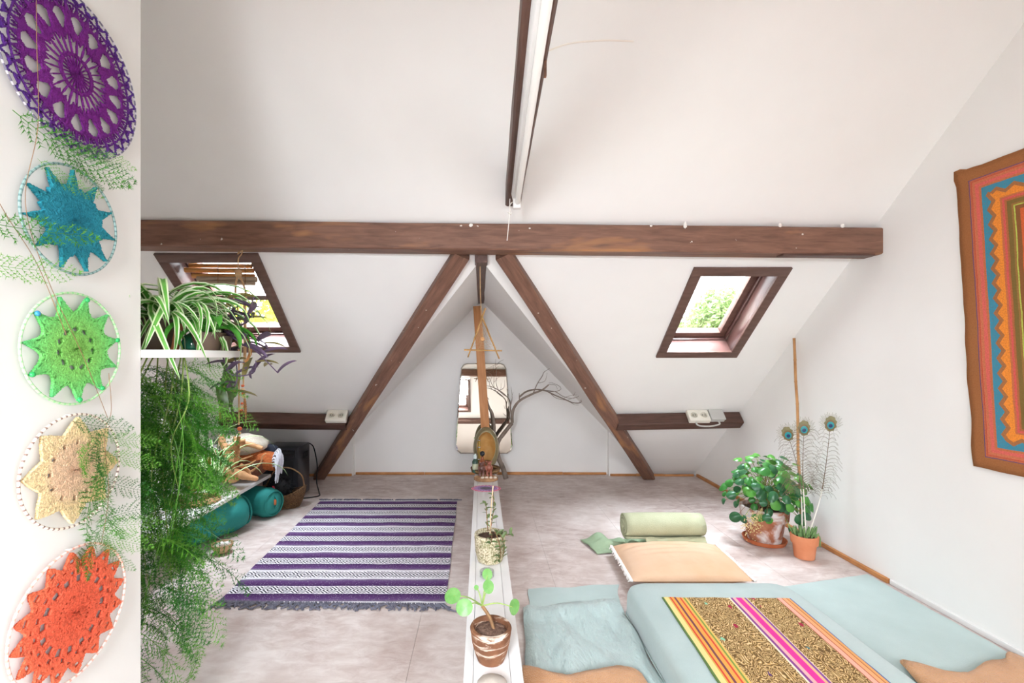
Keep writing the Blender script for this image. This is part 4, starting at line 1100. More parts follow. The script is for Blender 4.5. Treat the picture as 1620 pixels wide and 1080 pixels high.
MB().lathe([(.016,.125),(.016,.15),(.010,.155),(.009,.165),(0,.168)], 14, g0).build('cap', M('pale_blue_cap', '#d3e2e0', rough=.4), gb)
db = thing('perfume_bottle', 'round amber bottle with black stopper on the altar tray', 'bottle', (.01, 4.08, ZX+.012)); g1 = Vector((.012, 4.075, ZX+.012))
MB().lathe([(.024,0),(.030,.01),(.031,.07),(.026,.10),(.012,.12),(.011,.14)], 18, g1).build('body', M('amber_glass', '#8a4a2c', '#a55e38', 10, .15), db)
MB().ellipsoid(g1+Vector((0,0,.165)), (.022,.022,.024), 14, 9).build('stopper', m_blk, db)
it = thing('incense_tube', 'slim golden tube standing behind the perfume bottle', 'tube', (-.015, 4.14, ZX+.012)); g2 = Vector((-.018, 4.14, ZX+.012))
m_gold = M('old_gold', '#b3924a', '#8f7436', 20, .35, metal=.7)
MB().lathe([(.011,0),(.011,.21),(.0105,.212),(.0105,.275),(0,.278)], 14, g2).build('tube', m_gold, it)
for z in (.02, .10, .21, .272): MB().lathe([(.0115,z-.004),(.013,z-.002),(.013,z+.002),(.0115,z+.004)], 14, g2).build('band', m_sil, it)
# --- gourd instrument: hollow bronze bowl on a long wooden neck
go = thing('gourd_lute', 'hollow bronze-coloured gourd with oval opening on a long flat wooden neck', 'instrument', (.05, 4.45, ZX))
m_out = M('bronze_lacquer', '#857a58', '#a3966f', 5, .3, .05, 20, .002, metal=.35, spec=.6); m_in = M('gourd_inside', '#d3a056', '#e6bd78', 9, .6, .25, 40, .004)
gc = P(769, 707, 4.44); ax, ay, az = .126, .125, .206
def shell(mb, k, off, a0=.62, rows=16, cols=36):
    b = len(mb.v)
    for i in range(rows+1):
        a = lerp(a0, PI-.001, i/rows)
        for j in range(cols):
            t = 2*PI*j/cols; rx = math.sin(a); y = -math.cos(a)
            zz = rx*math.sin(t); e = 1 + .10*(-zz)*(1 if zz < 0 else .4)
            sh_ = .16*max(0, math.cos(a))                         # opening sits high on the front
            mb.v.append((gc.x + rx*math.cos(t)*ax*k*(1-.06*zz), gc.y + y*ay*k + off, gc.z + (zz*e*az + sh_*az)*k))
    for i in range(rows):
        for j in range(cols):
            j2 = (j+1) % cols; mb.face((b+i*cols+j, b+i*cols+j2, b+(i+1)*cols+j2, b+(i+1)*cols+j))
    return b
mb = MB(); o0 = shell(mb, 1.0, 0, .86); mb.mat(1); i0 = shell(mb, .93, -.006, .86); mb.mat(0)
for j in range(36): mb.face((o0+j, o0+(j+1)%36, i0+(j+1)%36, i0+j))
mb.build('gourd', [m_out, m_in], go)
na, nb_ = P(768, 681, 4.46), P(755, 484, 4.62)
d = nb_-na; mN = frame(d, na, (0,-1,.1)); mbn = MB().box((0,-.042,-.011), (d.length,.042,.011))
inst('neck', mbn.data('neck', M('pale_neck_wood', '#c98f5e', '#b87c4c', 6, .55, .1, 40, .002, stretch=(1,10,10)), True, .004), go, mN)
MB().tube([gc+Vector((0,.02,-.20)), gc+Vector((0,.03,-.235))], [.05,.03], 14).build('tail_knob', m_out, go)
rest = MB().lathe([(.055,0),(.06,.004),(.045,max(.02, gc.z-.245-ZX))], 20, (gc.x, gc.y+.03, ZX)).build('stand', m_brstem, go)
# ------------------------------------------------------------------ mirror leaning on the gable wall
mi = thing('wall_mirror', 'tall frameless mirror with rounded corners leaning against the gable wall', 'mirror', (.03, 4.93, ZX))
tl = math.radians(5.4)
yb_, zb_ = 4.893, ZX+.001
def mir(x, h): return Vector((x, yb_+.0 + h*math.sin(tl), zb_ + h*math.cos(tl)))
HH = .975
out = [(-.235,0),(-.27,.03),(-.285,.085),(-.262,.50),(-.232,.92),(-.205,.96),(-.17,HH),(.205,HH),(.24,.96),(.265,.92),(.30,.45),(.325,.085),(.31,.03),(.27,0)]
out = [(x+.012, h) for x, h in out]
nM = Vector((0, -math.cos(tl), math.sin(tl)))
MB().prism([mir(x, h) for x, h in out], -nM*.006).build('backing', M('mirror_backing', '#3a3a3a', rough=.7), mi, smooth=False)
cx_, ch_ = .03, .5
inn = [(cx_+(x-cx_)*.965, ch_+(h-ch_)*.978) for x, h in out]
t = NT('mirror_silver'); m_mir = t.out(srgb('#dddcd4'), .015, 1.0)
mb = MB().poly([mir(x, h)+nM*.004 for x, h in inn])
mb.build('glass', m_mir, mi, smooth=False)
mb = MB()
for k in range(len(out)):
    a, b = out[k], out[(k+1) % len(out)]; c, d = inn[(k+1) % len(out)], inn[k]
    mb.poly([mir(*a)+nM*.0005, mir(*b)+nM*.0005, mir(*c)+nM*.004, mir(*d)+nM*.004])
mb.build('bevelled_edge', m_mir, mi, smooth=False)
# ------------------------------------------------------------------ dry branch behind the gourd
dbr = thing('dry_branch', 'large bare forked branch standing behind the gourd before the mirror', 'branch', FL(800, 756))
m_bark = M('grey_brown_bark', '#75675c', '#94857a', 14, .85, .5, 60, .006); YW = 4.56
pb = lambda px, py, dy=0.0: P(px, py, YW+dy)
Q = lambda x, y: (640 + x/4.32, 550 + y/4.32)
def limb(nm, pts, r0, r1, par=dbr, seg=7, dy=0.0):
    path = bez([pb(*Q(*p), dy) for p in pts], 5); n = len(path)
    for q in path: q.z = max(q.z, .012)
    return MB().tube(path, [lerp(r0, r1, i/(n-1))*(1+.12*nz(i*.8, pts[0][0])) for i in range(n)], seg).build(nm, m_bark, par)
limb('trunk', [(693,893),(672,820),(645,760),(632,700),(640,640),(690,570),(735,512)], .027, .019)
main_b = limb('limb', [(735,512),(738,440),(760,390),(800,352),(880,312),(940,288),(985,252)], .017, .007)
for pts, r0 in (([(735,500),(725,420),(722,370),(700,335),(660,300),(600,268),(560,260)], .008), ([(785,352),(783,308)], .006), ([(785,335),(830,300),(890,285),(960,292),(1020,320),(1090,350),(1150,375),(1200,375),(1208,358)], .010),
                ([(880,310),(905,250),(940,195),(955,165),(992,142)], .006), ([(915,240),(960,225),(975,170)], .003), ([(940,290),(1000,300),(1060,290),(1062,265),(1010,240),(985,240)], .004), ([(950,290),(1030,300),(1080,330),(1140,345),(1190,330),(1175,310)], .004),
                ([(1000,315),(1040,345),(1110,360),(1160,388),(1190,390)], .003), ([(1150,330),(1165,300),(1135,268)], .0028), ([(1080,350),(1120,330),(1180,320)], .0025), ([(985,250),(1030,255),(1045,285)], .003),
                ([(725,400),(735,340),(728,265)], .004), ([(733,330),(742,300)], .0022), ([(690,330),(640,285),(625,220),(655,195)], .004), ([(650,290),(680,270),(685,220)], .003), ([(610,270),(590,230),(595,185),(560,160)], .003), ([(625,230),(628,150),(620,120),(625,75)], .003), ([(626,120),(650,95),(678,80)], .0025),
                ([(715,430),(705,400)], .003), ([(720,485),(698,462)], .004), ([(1195,372),(1210,345)], .002), ([(1110,360),(1160,340),(1185,345)], .002), ([(625,110),(600,125),(560,140)], .002), ([(605,205),(560,205)], .0018)):
    limb('twig', pts, r0, r0*.35, main_b, 5)
lb_ = limb('limb', [(608,700),(612,600),(612,520),(600,450),(575,400),(560,340),(556,270),(545,200),(548,150)], .018, .006, dy=.03)
for pts in ([(550,230),(520,200),(505,175)], [(553,205),(530,180),(520,160)], [(547,215),(548,190),(542,175)], [(555,320),(570,345),(578,352)]): limb('twig', pts, .004, .002, lb_, 5, .03)
# ------------------------------------------------------------------ stick triangle hanging from the dormer ridge
dc = thing('stick_dreamcatcher', 'triangle of tied sticks with thread web hanging from the dormer ridge', 'dreamcatcher', P(762, 418, 2.9))
YT = 2.92; Q2 = lambda x, y: (640 + x/3.375, 360 + y/3.375)
pq = lambda x, y, dy=0: P(*Q2(x, y), YT+dy)
m_stk = M('brown_stick', '#96703f', '#b78d58', 20, .8, .4, 60, .003)
for a, b in (((432,430),(338,692)), ((410,468),(506,700)), ((318,652),(520,657))):
    A, B = pq(*a), pq(*b); MB().tube([A.lerp(B, i/7)+Vector((.003*nz(i*1.3,a[0]),0,.003*nz(i,b[0]))) for i in range(8)], tap(.0065,.005,8), 6).build('stick', m_stk, dc)
MB().tube([pq(403,195), pq(404,330), pq(410,470)], .0028, 5).build('hanging_cord', m_jute, dc)
m_thr = M('thread', '#c9ae8c', rough=.9)
mid = (416, 594)
for a in ((408,480),(385,560),(362,640),(390,654),(430,655),(470,655),(490,640),(465,590),(440,540),(425,500)):
    MB().tube([pq(*mid,-.003), pq((mid[0]+a[0])/2+4, (mid[1]+a[1])/2+3, .002), pq(*a)], .0008, 4).build('web_thread', m_thr, dc)
for f_ in (.35, .6, .8):
    MB().tube([pq(lerp(mid[0],a[0],f_), lerp(mid[1],a[1],f_)) for a in ((408,480),(385,560),(362,640),(430,655),(490,640),(465,590),(440,540),(408,480))], .0008, 4).build('web_thread', m_thr, dc)
c = pq(*mid, -.008)
inst('wood_disc', MB().lathe([(.0,-.003),(.012,-.003),(.0135,0),(.012,.003),(0,.003)], 18).data('wood_disc', m_slat), dc, Matrix.Translation(c) @ Matrix.Rotation(PI/2, 4, 'X'))
# ------------------------------------------------------------------ big pilea in its lime-stained pot
def stained():
    t = NT('lime_stained_terracotta'); v = t.coords('Object')
    n1 = t.noise(v, 7, 4, .6, .5); n2 = t.noise(v, 16, 3)
    c = t.ramp(n2, [(.35,'#9a5f45'),(.65,'#b3775a')]); c = t.mix(t.ramp(n1, [(.45,(0,0,0,1)),(.58,(1,1,1,1))]), c, srgb('#d9d0cc'))
    t.bump(n2, .2, .003); return t.out(c, .85, 0, .2)
pi = thing('pilea_plant', 'bushy round-leaved plant in a lime-stained terracotta pot on a saucer', 'plant', (1.985, 3.19, 0))
p0 = Vector((1.985, 3.19, 0)); m_stn = stained()
MB().lathe([(.118,0.001),(.128,.006),(.138,.03),(.132,.032),(.118,.012),(0,.010)], 40, p0).build('saucer', M('orange_terracotta', '#b9623a', '#c5744b', 9, .75), pi)
MB().lathe([(.095,.014),(.103,.018),(.128,.17),(.146,.172),(.152,.245),(.148,.25),(.136,.25),(.13,.22)], 40, p0).build('pot', m_stn, pi)
MB().ellipsoid(p0+Vector((0,0,.225)), (.13,.13,.012), 24, 8, lambda d: 1+.15*nz(d.x*5,d.y*5,2)).build('soil', m_soil, pi)
m_pl = [leafmat('pilea_leaf', '#2f6a2c', '#417f3a', .12, 14, .3), leafmat('pilea_leaf_dark', '#275532', '#366a42', .1, 14, .3), leafmat('pilea_leaf_bright', '#4a8a34', '#61a046', .15, 14, .3)]
PL = [round_leaf('leaf', .035, m_pl[k % 3], .28+.1*k/6, k*1.3) for k in range(6)]
r2 = random.Random(3)
base = p0+Vector((0,0,.25)); pts_done = []
tries = 0
while len(pts_done) < 165 and tries < 9000:
    tries += 1
    d = Vector((r2.gauss(0,1), r2.gauss(-.45,1), r2.gauss(.35,1))).normalized()
    if d.z < -.55: continue
    k = r2.uniform(.55, 1.0)
    p = base + Vector((.01,0,.08)) + Vector((d.x*.30*k, d.y*.26*k, d.z*.27*k + (.03 if d.z > .7 else 0)))
    if p.z < .12 or p.x > 2.27 or any((p-q).length < .034 for q in pts_done): continue
    pts_done.append(p)
    z = (d*.75 + Vector((0,-.35,.45)) + Vector((r2.uniform(-.3,.3), r2.uniform(-.3,.3), r2.uniform(-.2,.2)))).normalized()
    x = Vector((d.x, d.y, -.4)); x = (x - z*x.dot(z)).normalized(); m = Matrix((x, z.cross(x), z)).transposed().to_4x4(); m.translation = p
    inst('leaf', r2.choice(PL), pi, m @ Matrix.Scale(r2.uniform(.62, 1.12), 4))
    st_ = base + Vector((r2.uniform(-.03,.03), r2.uniform(-.03,.03), -.01+.12*r2.random()))
    md = st_.lerp(p, .5) + Vector((0,0,.03))
    MB().tube([st_, md, p-z*.001], .0018, 4).build('petiole', m_stem if len(pts_done) % 3 else m_brstem, pi)
for (px, py, Y) in ((1255,852,3.0),(1225,752,3.05)):
    p = P(px, py-12, Y); z = Vector((.3,-.8,.5)).normalized(); x = Vector((0,-.3,-1)); x = (x - z*x.dot(z)).normalized(); m = Matrix((x, z.cross(x), z)).transposed().to_4x4(); m.translation = p
    inst('leaf', PL[1], pi, m); MB().tube([base+Vector((.08,0,.05)), base.lerp(p,.6)+Vector((0,0,.06)), p], .0018, 4).build('petiole', m_stem, pi)
df = thing('dried_flowers', 'sprig of tiny cream dried flowers hanging before the stained pot', 'flowers', P(1192, 850, 3.0))
m_dry = M('dried_cream', '#d8c390', '#c4aa72', 60, .9)
for k in range(10):
    a = P(1206, 803, 3.02); b = P(1192+r2.uniform(-18,14), 832+r2.uniform(-18,14), 2.99)
    MB().tube(bez([a, a.lerp(b,.5)+Vector((0,-.01,.02)), b], 4), .0009, 4).build('stalk', m_dry, df)
mb = MB()
for k in range(130):
    c = P(1192+r2.gauss(0,9), 830+r2.gauss(0,9), 2.99+r2.uniform(-.02,.02)); mb.ellipsoid(c, (.0038,.0038,.0034), 5, 4)
fq = mb.build('blossoms', m_dry, df); fq['kind'] = 'stuff'
# ------------------------------------------------------------------ small terracotta pot with succulent
tp = thing('succulent_pot', 'small orange terracotta pot with a finger succulent by the wall', 'plant', (2.085, 2.935, 0))
tq = Vector((2.085, 2.935, 0))
MB().lathe([(.050,.001),(.056,.004),(.066,.095),(.075,.097),(.079,.145),(.077,.150),(.068,.150),(.064,.13)], 36, tq).build('pot', M('fresh_terracotta', '#cf7f57', '#d98e68', 7, .8, .05, 40, .001), tp)
MB().ellipsoid(tq+Vector((0,0,.135)), (.065,.065,.008), 20, 7, lambda d: 1+.15*nz(d.x*5,d.y*5,4)).build('soil', m_soil, tp)
m_suc = M('succulent_green', '#6f9457', '#8aab70', 50, .6, .5, 200, .003, trans=.1)
for k in range(46):
    a = r2.uniform(0,6.28); q = .058*math.sqrt(r2.random()); b = tq+Vector((q*math.cos(a), q*math.sin(a), .138)); L = r2.uniform(.03,.075)
    tpz = b+Vector((q*math.cos(a)*.35+r2.uniform(-.012,.012), q*math.sin(a)*.35, L)); pts = [b.lerp(tpz, i/4) for i in range(5)]
    MB().tube(pts, [.0045,.0055,.005,.0045,.002], 6).build('stalk', m_suc, tp)
for k in range(4):
    b = tq+Vector((.062,-.02+.01*k,.148)); MB().tube(bez([b, b+Vector((.018,-.004,.0)), b+Vector((.022,-.006,-.04)), b+Vector((.02,-.006,-.07))],3), tap(.0045,.002,10), 6).build('stalk', m_suc, tp)
# ------------------------------------------------------------------ peacock feathers
m_shaft = M('feather_shaft', '#efe9df', rough=.5); m_barb = M('feather_barb', '#6b5a4a', '#8a765f', 30, .6); m_e1 = M('feather_bronze', '#6f6a48', '#857d58', 40, .45); m_e2 = M('feather_copper', '#7a5a35', rough=.4); m_e3 = M('feather_teal', '#1f8f94', rough=.3); m_e4 = M('feather_navy', '#1d2f5e', rough=.3)
def feather(label, base, mids, eye, Y, seed, spread, dens=46):
    r = random.Random(seed); e = P(*eye, Y); root = thing('peacock_feather', label, 'feather', base, 'peacock feathers in the terracotta pot')
    path = bez([Vector(base)] + [P(*q[:2], q[2]) for q in mids] + [e], 12); n = len(path)
    cutn = int(n*.45)
    MB().tube(path[:cutn+1], tap(.0045,.003,cutn+1), 6).build('quill', m_shaft, root)
    MB().tube(path[cutn:], tap(.003,.0012,n-cutn), 5).build('shaft', m_barb, root)
    mb = MB()
    for k in range(dens):
        t = .38 + .60*k/dens; i = int(t*(n-1)); p = path[i]; d = (path[min(i+1,n-1)]-path[i-1]).normalized()
        for s in (-1, 1):
            sd_ = d.cross(Vector((0,-1,0))).normalized()*s; L = spread*(1.0-.45*abs(t-.55)/.45)*r.uniform(.7,1.15)
            q1 = p+sd_*L*.4+d*L*.25; q2 = p+sd_*L*.8+d*L*.22; q3 = p+sd_*L*1.05-Vector((0,0,L*.10))
            dy = Vector((0, r.uniform(-.02,.02), 0))
            mb.tube(bez([p, q1+dy*.4, q2+dy, q3+dy*1.5], 3), .00075, 3, cap=False)
    o = mb.build('barbs', m_barb, root); o['kind'] = 'stuff'
    d = (e-path[-8]).normalized(); nrm = Vector((-.35,-1,.1)).normalized(); x = d; y = nrm.cross(x).normalized(); nrm = x.cross(y)
    m = Matrix((x, y, nrm)).transposed().to_4x4(); m.translation = e
    def disc(nm, a, b, off, mt, h):
        mbd = MB(); mbd.ellipsoid((off,0,0), (a,b,.0012), 20, 6, (lambda q: 1+.10*math.sin(9*math.atan2(q.y,q.x))) if nm == 'eye_plume' else None); inst(nm, mbd.data(nm, mt), root, m @ Matrix.Translation((0,0,h)))
    disc('eye_plume', .050, .033, 0, m_e1, 0); disc('eye_ring', .032, .026, -.008, m_e2, .0015); disc('eye_iris', .024, .020, -.010, m_e3, .003); disc('eye_pupil', .012, .011, -.013, m_e4, .0045)
    mb = MB()
    for k in range(30):
        a = lerp(-2.2, 2.2, k/29); p = e + x*.030*math.cos(a) + y*.026*math.sin(a); dd_ = (x*math.cos(a*.75)+y*math.sin(a*.95)).normalized()
        mb.tube(bez([p, p+dd_*.018, p+dd_*(.026+.016*((k*7)%5)/4)+x*.006], 3), .0008, 3, cap=False)
    o = mb.build('eye_barbs', m_e1, root); o['kind'] = 'stuff'
b0 = tq+Vector((0,0,.13))
feather('leftmost peacock feather, its eye left of the bamboo pole', b0+Vector((.0,.02,0)), [(1268,790,2.97),(1262,740,2.98)], (1246,686), 2.97, 5, .115)
feather('middle peacock feather, its eye just right of the bamboo pole', b0+Vector((.012,.0,0)), [(1272,790,2.93),(1270,740,2.94)], (1272,677), 2.94, 6, .13)
feather('rightmost and tallest peacock feather, standing apart near the wall', b0+Vector((.03,.01,0)), [(1297,790,2.94),(1306,740,2.94)], (1314,670), 2.93, 8, .085)
# ------------------------------------------------------------------ bamboo pole
bp = thing('bamboo_pole', 'thin brown bamboo pole leaning against the right wall', 'pole', P(1269, 862, 3.105))
m_bam = M('bamboo_cane', '#a87443', '#c08c58', 10, .5, .1, 40, .002)
pa, pb2 = P(1268.5, 864, 3.105), P(1257, 535, 3.375); pa.z = .002
N_ = 9
for k in range(N_):
    a, b = pa.lerp(pb2, k/N_), pa.lerp(pb2, (k+1)/N_); w = Vector((.004*math.sin(k*1.7), 0, 0)) if k < 8 else Vector((-.004,0,0)); w0 = Vector((.004*math.sin((k-1)*1.7), 0, 0)) if k else Vector()
    A, B = a+w0, b+w
    MB().tube([A, A.lerp(B,.05), A.lerp(B,.95), B], [.0105,.009,.009,.0105], 9).build('cane_segment', m_bam, bp)
# ------------------------------------------------------------------ embroidered wall hanging
def hang_mat(W, Hh):
    t = NT('embroidered_cotton'); uv = t.node('ShaderNodeUVMap'); sep = t.node('ShaderNodeSeparateXYZ'); t.link(uv.outputs[0], sep.inputs[0])
    u, v = sep.outputs[0], sep.outputs[1]
    du = t.math('MINIMUM', u, t.math('SUBTRACT', W, u)); dv = t.math('MINIMUM', v, t.math('SUBTRACT', Hh, v))
    d = t.math('MINIMUM', du, dv); isu = t.math('LESS_THAN', du, dv)
    w = t.math('ADD', t.math('MULTIPLY', isu, v), t.math('MULTIPLY', t.math('SUBTRACT', 1.0, isu), u))
    tri = t.math('MULTIPLY', t.math('ABSOLUTE', t.math('SUBTRACT', t.math('FRACT', t.math('DIVIDE', w, .068)), .5)), 2.0)
    wob = t.math('MULTIPLY', t.math('SUBTRACT', t.noise(t.coords('UV', (1,1,1)), 14, 3), .5), .006)
    d = t.math('ADD', d, wob)
    z1 = t.math('MULTIPLY', t.math('GREATER_THAN', d, .118), t.math('LESS_THAN', d, .170))
    dz = t.math('SUBTRACT', d, t.math('MULTIPLY', z1, t.math('MULTIPLY', t.math('SUBTRACT', tri, .5), .022)))
    S = [(0,'#a26a42'),(.055,'#5b4a78'),(.0585,'#c06a4e'),(.066,'#c9503f'),(.069,'#cf7656'),(.082,'#de6b62'),(.098,'#c8744f'),(.108,'#3a8fa8'),(.136,'#a87048'),(.154,'#f0923c'),(.180,'#c9714c'),(.188,'#d9605a'),(.197,'#b56a45'),(.205,'#7d6a3a'),(.222,'#9c7442'),(.230,'#b9c95a'),(.235,'#8a5c38'),(.252,'#d4663c'),(.270,'#7d6a3a'),(.285,'#e08a3e'),(.31,'#3a8fa8'),(.335,'#a26a42')]
    c = None
    seen = S[0][1]; col = srgb(seen)
    for p, h in S[1:]:
        col = t.mix(t.math('GREATER_THAN', dz, p), col, srgb(h))
    n = t.noise(t.coords('UV', (1,1,1)), 160, 3, .7)
    col = t.mix(t.ramp(n, [(.35,(.35,.35,.35,1)),(.6,(0,0,0,1))]), col, srgb('#7a4c30'))
    t.bump(n, .5, .003)
    return t.out(col, .95, 0, .1)
WH, HHh = 1.12, 1.41
def hfn(u, v):
    yl = lerp(2.152, 2.232, v); y = lerp(yl, 1.06, u); z = .78 + v*HHh
    edge = .010*nz(v*9, 1)*(1-u)**6
    return (XR-.010-.006*abs(nz(u*5, v*4))-.01*(v > .97)*(u < .08), y+edge, z+.012*nz(u*9, 7)*(abs(2*v-1)**8) + (.012 if v > .98 and u < .03 else 0))
mb = MB(); nu, nv = 40, 44
mb.sheet(nu, nv, hfn)
b0_ = len(mb.v)
hang = mb.build('embroidered_hanging', hang_mat(WH, HHh), uv=lambda c: ((lerp(2.152, 2.232, (c[2]-.78)/HHh)-c[1]), c[2]-.78))
sm = hang.modifiers.new('thickness', 'SOLIDIFY'); sm.thickness = .004; sm.offset = 0
tag(hang, 'brown cloth hanging with teal and orange embroidered borders on the right wall', 'wall hanging')
# ------------------------------------------------------------------ mattress, spread, sheets and rugs
m_sage = M('sage_fleece', '#b4c5c2', '#aabcb9', 4, .95, .5, 220, .003, sheen=.3); m_sage2 = M('sage_fleece_side', '#afc1bd', '#a7b9b5', 4, .95, .5, 220, .003, sheen=.3)
mt_ = thing('mattress', 'floor mattress covered in pale sage fleece on the right', 'mattress', (1.14, 1.4, 0))
x0, x1, y0, y1, hz_ = .725, 1.56, .35, 2.335, .15
def rrect(ins, cr, n=7):
    pts = []
    for (cx, cy, a0) in ((x1-ins-cr, y1-ins-cr, 0), (x0+ins+cr, y1-ins-cr, PI/2), (x0+ins+cr, y0+ins+cr, PI), (x1-ins-cr, y0+ins+cr, 1.5*PI)):
        for k in range(n): a = a0+PI/2*k/(n-1); pts.append((cx+cr*math.cos(a), cy+cr*math.sin(a)))
    return pts
mb = MB(); rows = []
for ins, z, cr in ((.012,.001,.07),(0,.02,.08),(0,hz_-.04,.09),(.008,hz_-.015,.09),(.03,hz_,.08),(.12,hz_+.003,.06)):
    rows.append([mb.vert((x, y, z)) for x, y in rrect(ins, cr)])
n = len(rows[0])
for i in range(len(rows)-1):
    for k in range(n): mb.face((rows[i][k], rows[i][(k+1)%n], rows[i+1][(k+1)%n], rows[i+1][k]))
mb.face(rows[-1]); mb.face(rows[0][::-1])
mb.build('cover', m_sage, mt_, angle=60)
MB().tube([(x, y, .012) for x, y in rrect(-.001, .08)] + [(x, y, .012) for x, y in rrect(-.001, .08)[:1]], .004, 5, cap=False).build('hem', m_sage2, mt_)
def runner_mat():
    t = NT('embroidered_runner'); uv = t.node('ShaderNodeUVMap'); sep = t.node('ShaderNodeSeparateXYZ'); t.link(uv.outputs[0], sep.inputs[0]); u = sep.outputs[0]
    v2 = t.coords('UV', (1,1,1))
    nn = t.noise(v2, 30, 0, .3, .25); ln = t.math('FRACT', t.math('MULTIPLY', nn, 6.0))
    maze = t.ramp(ln, [(0,'#6b5233'),(.22,'#7d6138'),(.34,'#c09858'),(.5,'#ecd8ae'),(.6,'#d2aa6c'),(.78,'#8a6c42'),(.95,'#6b5233')])
    vo = t.node('ShaderNodeTexVoronoi'); t.link(v2, vo.inputs['Vector']); vo.inputs['Scale'].default_value = 13
    sep2 = t.node('ShaderNodeSeparateColor'); t.link(vo.outputs['Color'], sep2.inputs[0])
    hue = t.ramp(sep2.outputs[0], [(0,'#a8324a'),(.25,'#5a3a72'),(.45,'#3f7f8a'),(.65,'#4f7a3f'),(.85,'#8fd0b0')], 'CONSTANT')
    star = t.math('ADD', vo.outputs['Distance'], t.math('MULTIPLY', t.noise(v2, 70, 2), .35))
    maze = t.mix(t.math('MULTIPLY', t.math('LESS_THAN', star, .36), t.math('GREATER_THAN', sep2.outputs[1], .45)), maze, hue)
    st = [(0,'#5f7a45'),(.014,'#e8d892'),(.050,'#d8b25a'),(.060,'#d64a3c'),(.072,'#f0a552'),(.092,'#7a4a52'),(.108,'#f0a552'),(.135,'#d9503e'),(.148,'#f0b060'),(.165,'#7f9a4a'),(.178,'#e8c070'),(.193,'#000000'),(.518,'#f2e6cf'),(.532,'#8a4a8f'),(.55,'#f0b5b0'),(.575,'#e03f9a'),(.62,'#f2b78f'),(.64,'#84509a'),(.656,'#e8d0b0'),(.663,'#000000'),(.89,'#a8604a'),(.897,'#f0b09c'),(.93,'#b0573f'),(.936,'#e8a878'),(.965,'#b86a40'),(.972,'#e0a468'),(.992,'#5a6a9a')]
    col = srgb(st[0][1])
    for p, h in st[1:]:
        col = t.mix(t.math('GREATER_THAN', u, p), col, maze if h == '#000000' else srgb(h))
    n3 = t.noise(v2, 240, 2); t.bump(n3, .5, .003)
    return t.out(col, .9, 0, .15)
ra, rb_, rc, rd = Vector((.857,2.158,0)), Vector((1.46,2.147,0)), Vector((.80,.95,0)), Vector((1.40,.95,0))
def rfn(u, v):
    p = rc.lerp(rd, u).lerp(ra.lerp(rb_, u), v); return (p.x+.004*nz(v*8, u*3), p.y+.005*nz(u*9), hz_+.0075+.002*abs(nz(u*6, v*9)))
rn = MB().sheet(24, 44, rfn, .003).build('woven_runner', runner_mat(), uv=lambda c: (((c[0]-(.857+(2.155-c[1])/1.205*(-.057)))/.603), (c[1]-.95)))
tag(rn, 'embroidered golden-brown runner with pink and orange stripes on the mattress', 'runner')
def cloth(name, label, corners, mt, amp, fr, nu=44, nv=44, th=.006, base=.008, cat='blanket', ridge=None, seed=0):
    a, b, c, d = [Vector((p[0], p[1], 0)) for p in corners]        # near-left, near-right, far-right, far-left
    def fn(u, v):
        p = a.lerp(b, u).lerp(d.lerp(c, u), v); e = min(u, 1-u, v, 1-v)
        h = base + amp*abs(nz(p.x*fr[0]+seed, p.y*fr[1], seed))*min(1, e*8+.25) + (ridge(u, v) if ridge else 0)
        return (p.x+.012*nz(p.y*7, seed), p.y+.012*nz(p.x*7, seed+3), h)
    o = MB().sheet(nu, nv, fn, th).build(name, mt, angle=70); tag(o, label, cat); return o
cloth('fleece_blanket', 'crumpled pale sage blanket on the floor left of the mattress', [(.152,1.30),(.715,1.30),(.715,2.42),(.215,2.33)], M('sage_fleece_wrinkled', '#b4c5c2', '#aabcb9', 4, .95, .9, 9, .05, sheen=.3, stretch=(1.6,.7,1)), .055, (6.5,2.4), ridge=lambda u, v: .02*max(0, 1-abs(v-.93)*12) + .015*max(0, 1-abs(u-.06)*14) + .03*max(0, 1-abs(u-.97)*10)*max(0, 1-abs(v-.72)*5), seed=2)
cloth('fleece_blanket', 'folded far flap of sage blanket behind the crumpled one', [(.235,2.27),(.70,2.30),(.78,2.58),(.27,2.53)], m_sage2, .016, (5,4), 30, 16, seed=5, base=.007)
cloth('fleece_blanket', 'smooth pale sage blanket on the floor between mattress and right wall', [(1.572,.9),(2.31,.9),(2.29,2.70),(1.572,2.52)], m_sage2, .007, (2,2), ridge=lambda u, v: .02*max(0, 1-v*0-u*9), seed=8)
m_oran = M('orange_fleece', '#d9a06c', '#c98e58', 8, .98, 1.0, 160, .008, sheen=.4)
def shag(name, label, pts, z, seed):
    mb = MB(); ce = sum((Vector(p) for p in pts), Vector((0,0)))/len(pts)
    loop = bez([Vector((p[0], p[1], 0)) for p in pts + pts[:1]], 6)[:-1]; n = len(loop); C = Vector((ce.x, ce.y, 0)); rows = []
    for i, (k, h) in enumerate(((1,0),(1,.010),(.97,.018),(.8,.022),(.55,.024),(.3,.024))):
        rows.append([mb.vert(C + (q-C)*k + Vector((.006*nz(q.x*30, q.y*30, seed), .006*nz(q.y*30, q.x*30, seed), z+h+.006*abs(nz(q.x*8*k, q.y*8*k, i))))) for q in loop])
    for i in range(len(rows)-1):
        for k in range(n): mb.face((rows[i][k], rows[i][(k+1)%n], rows[i+1][(k+1)%n], rows[i+1][k]))
    mb.face(rows[-1]); mb.face(rows[0][::-1])
    return tag(mb.build(name, m_oran, angle=80), label, 'blanket')
g = lambda px, py, z=.05: (lambda q: (q.x, q.y))(FL(px, py, z))
shag('fleece_throw', 'orange-brown fleece edge on the sage blanket left of the mattress', [g(826,1056),g(850,1060),g(895,1070),g(940,1062),g(985,1056),g(1015,1068),(.64,1.60),(.66,1.35),(.4,1.2),(.16,1.3),(.150,1.6)], .045, 1)
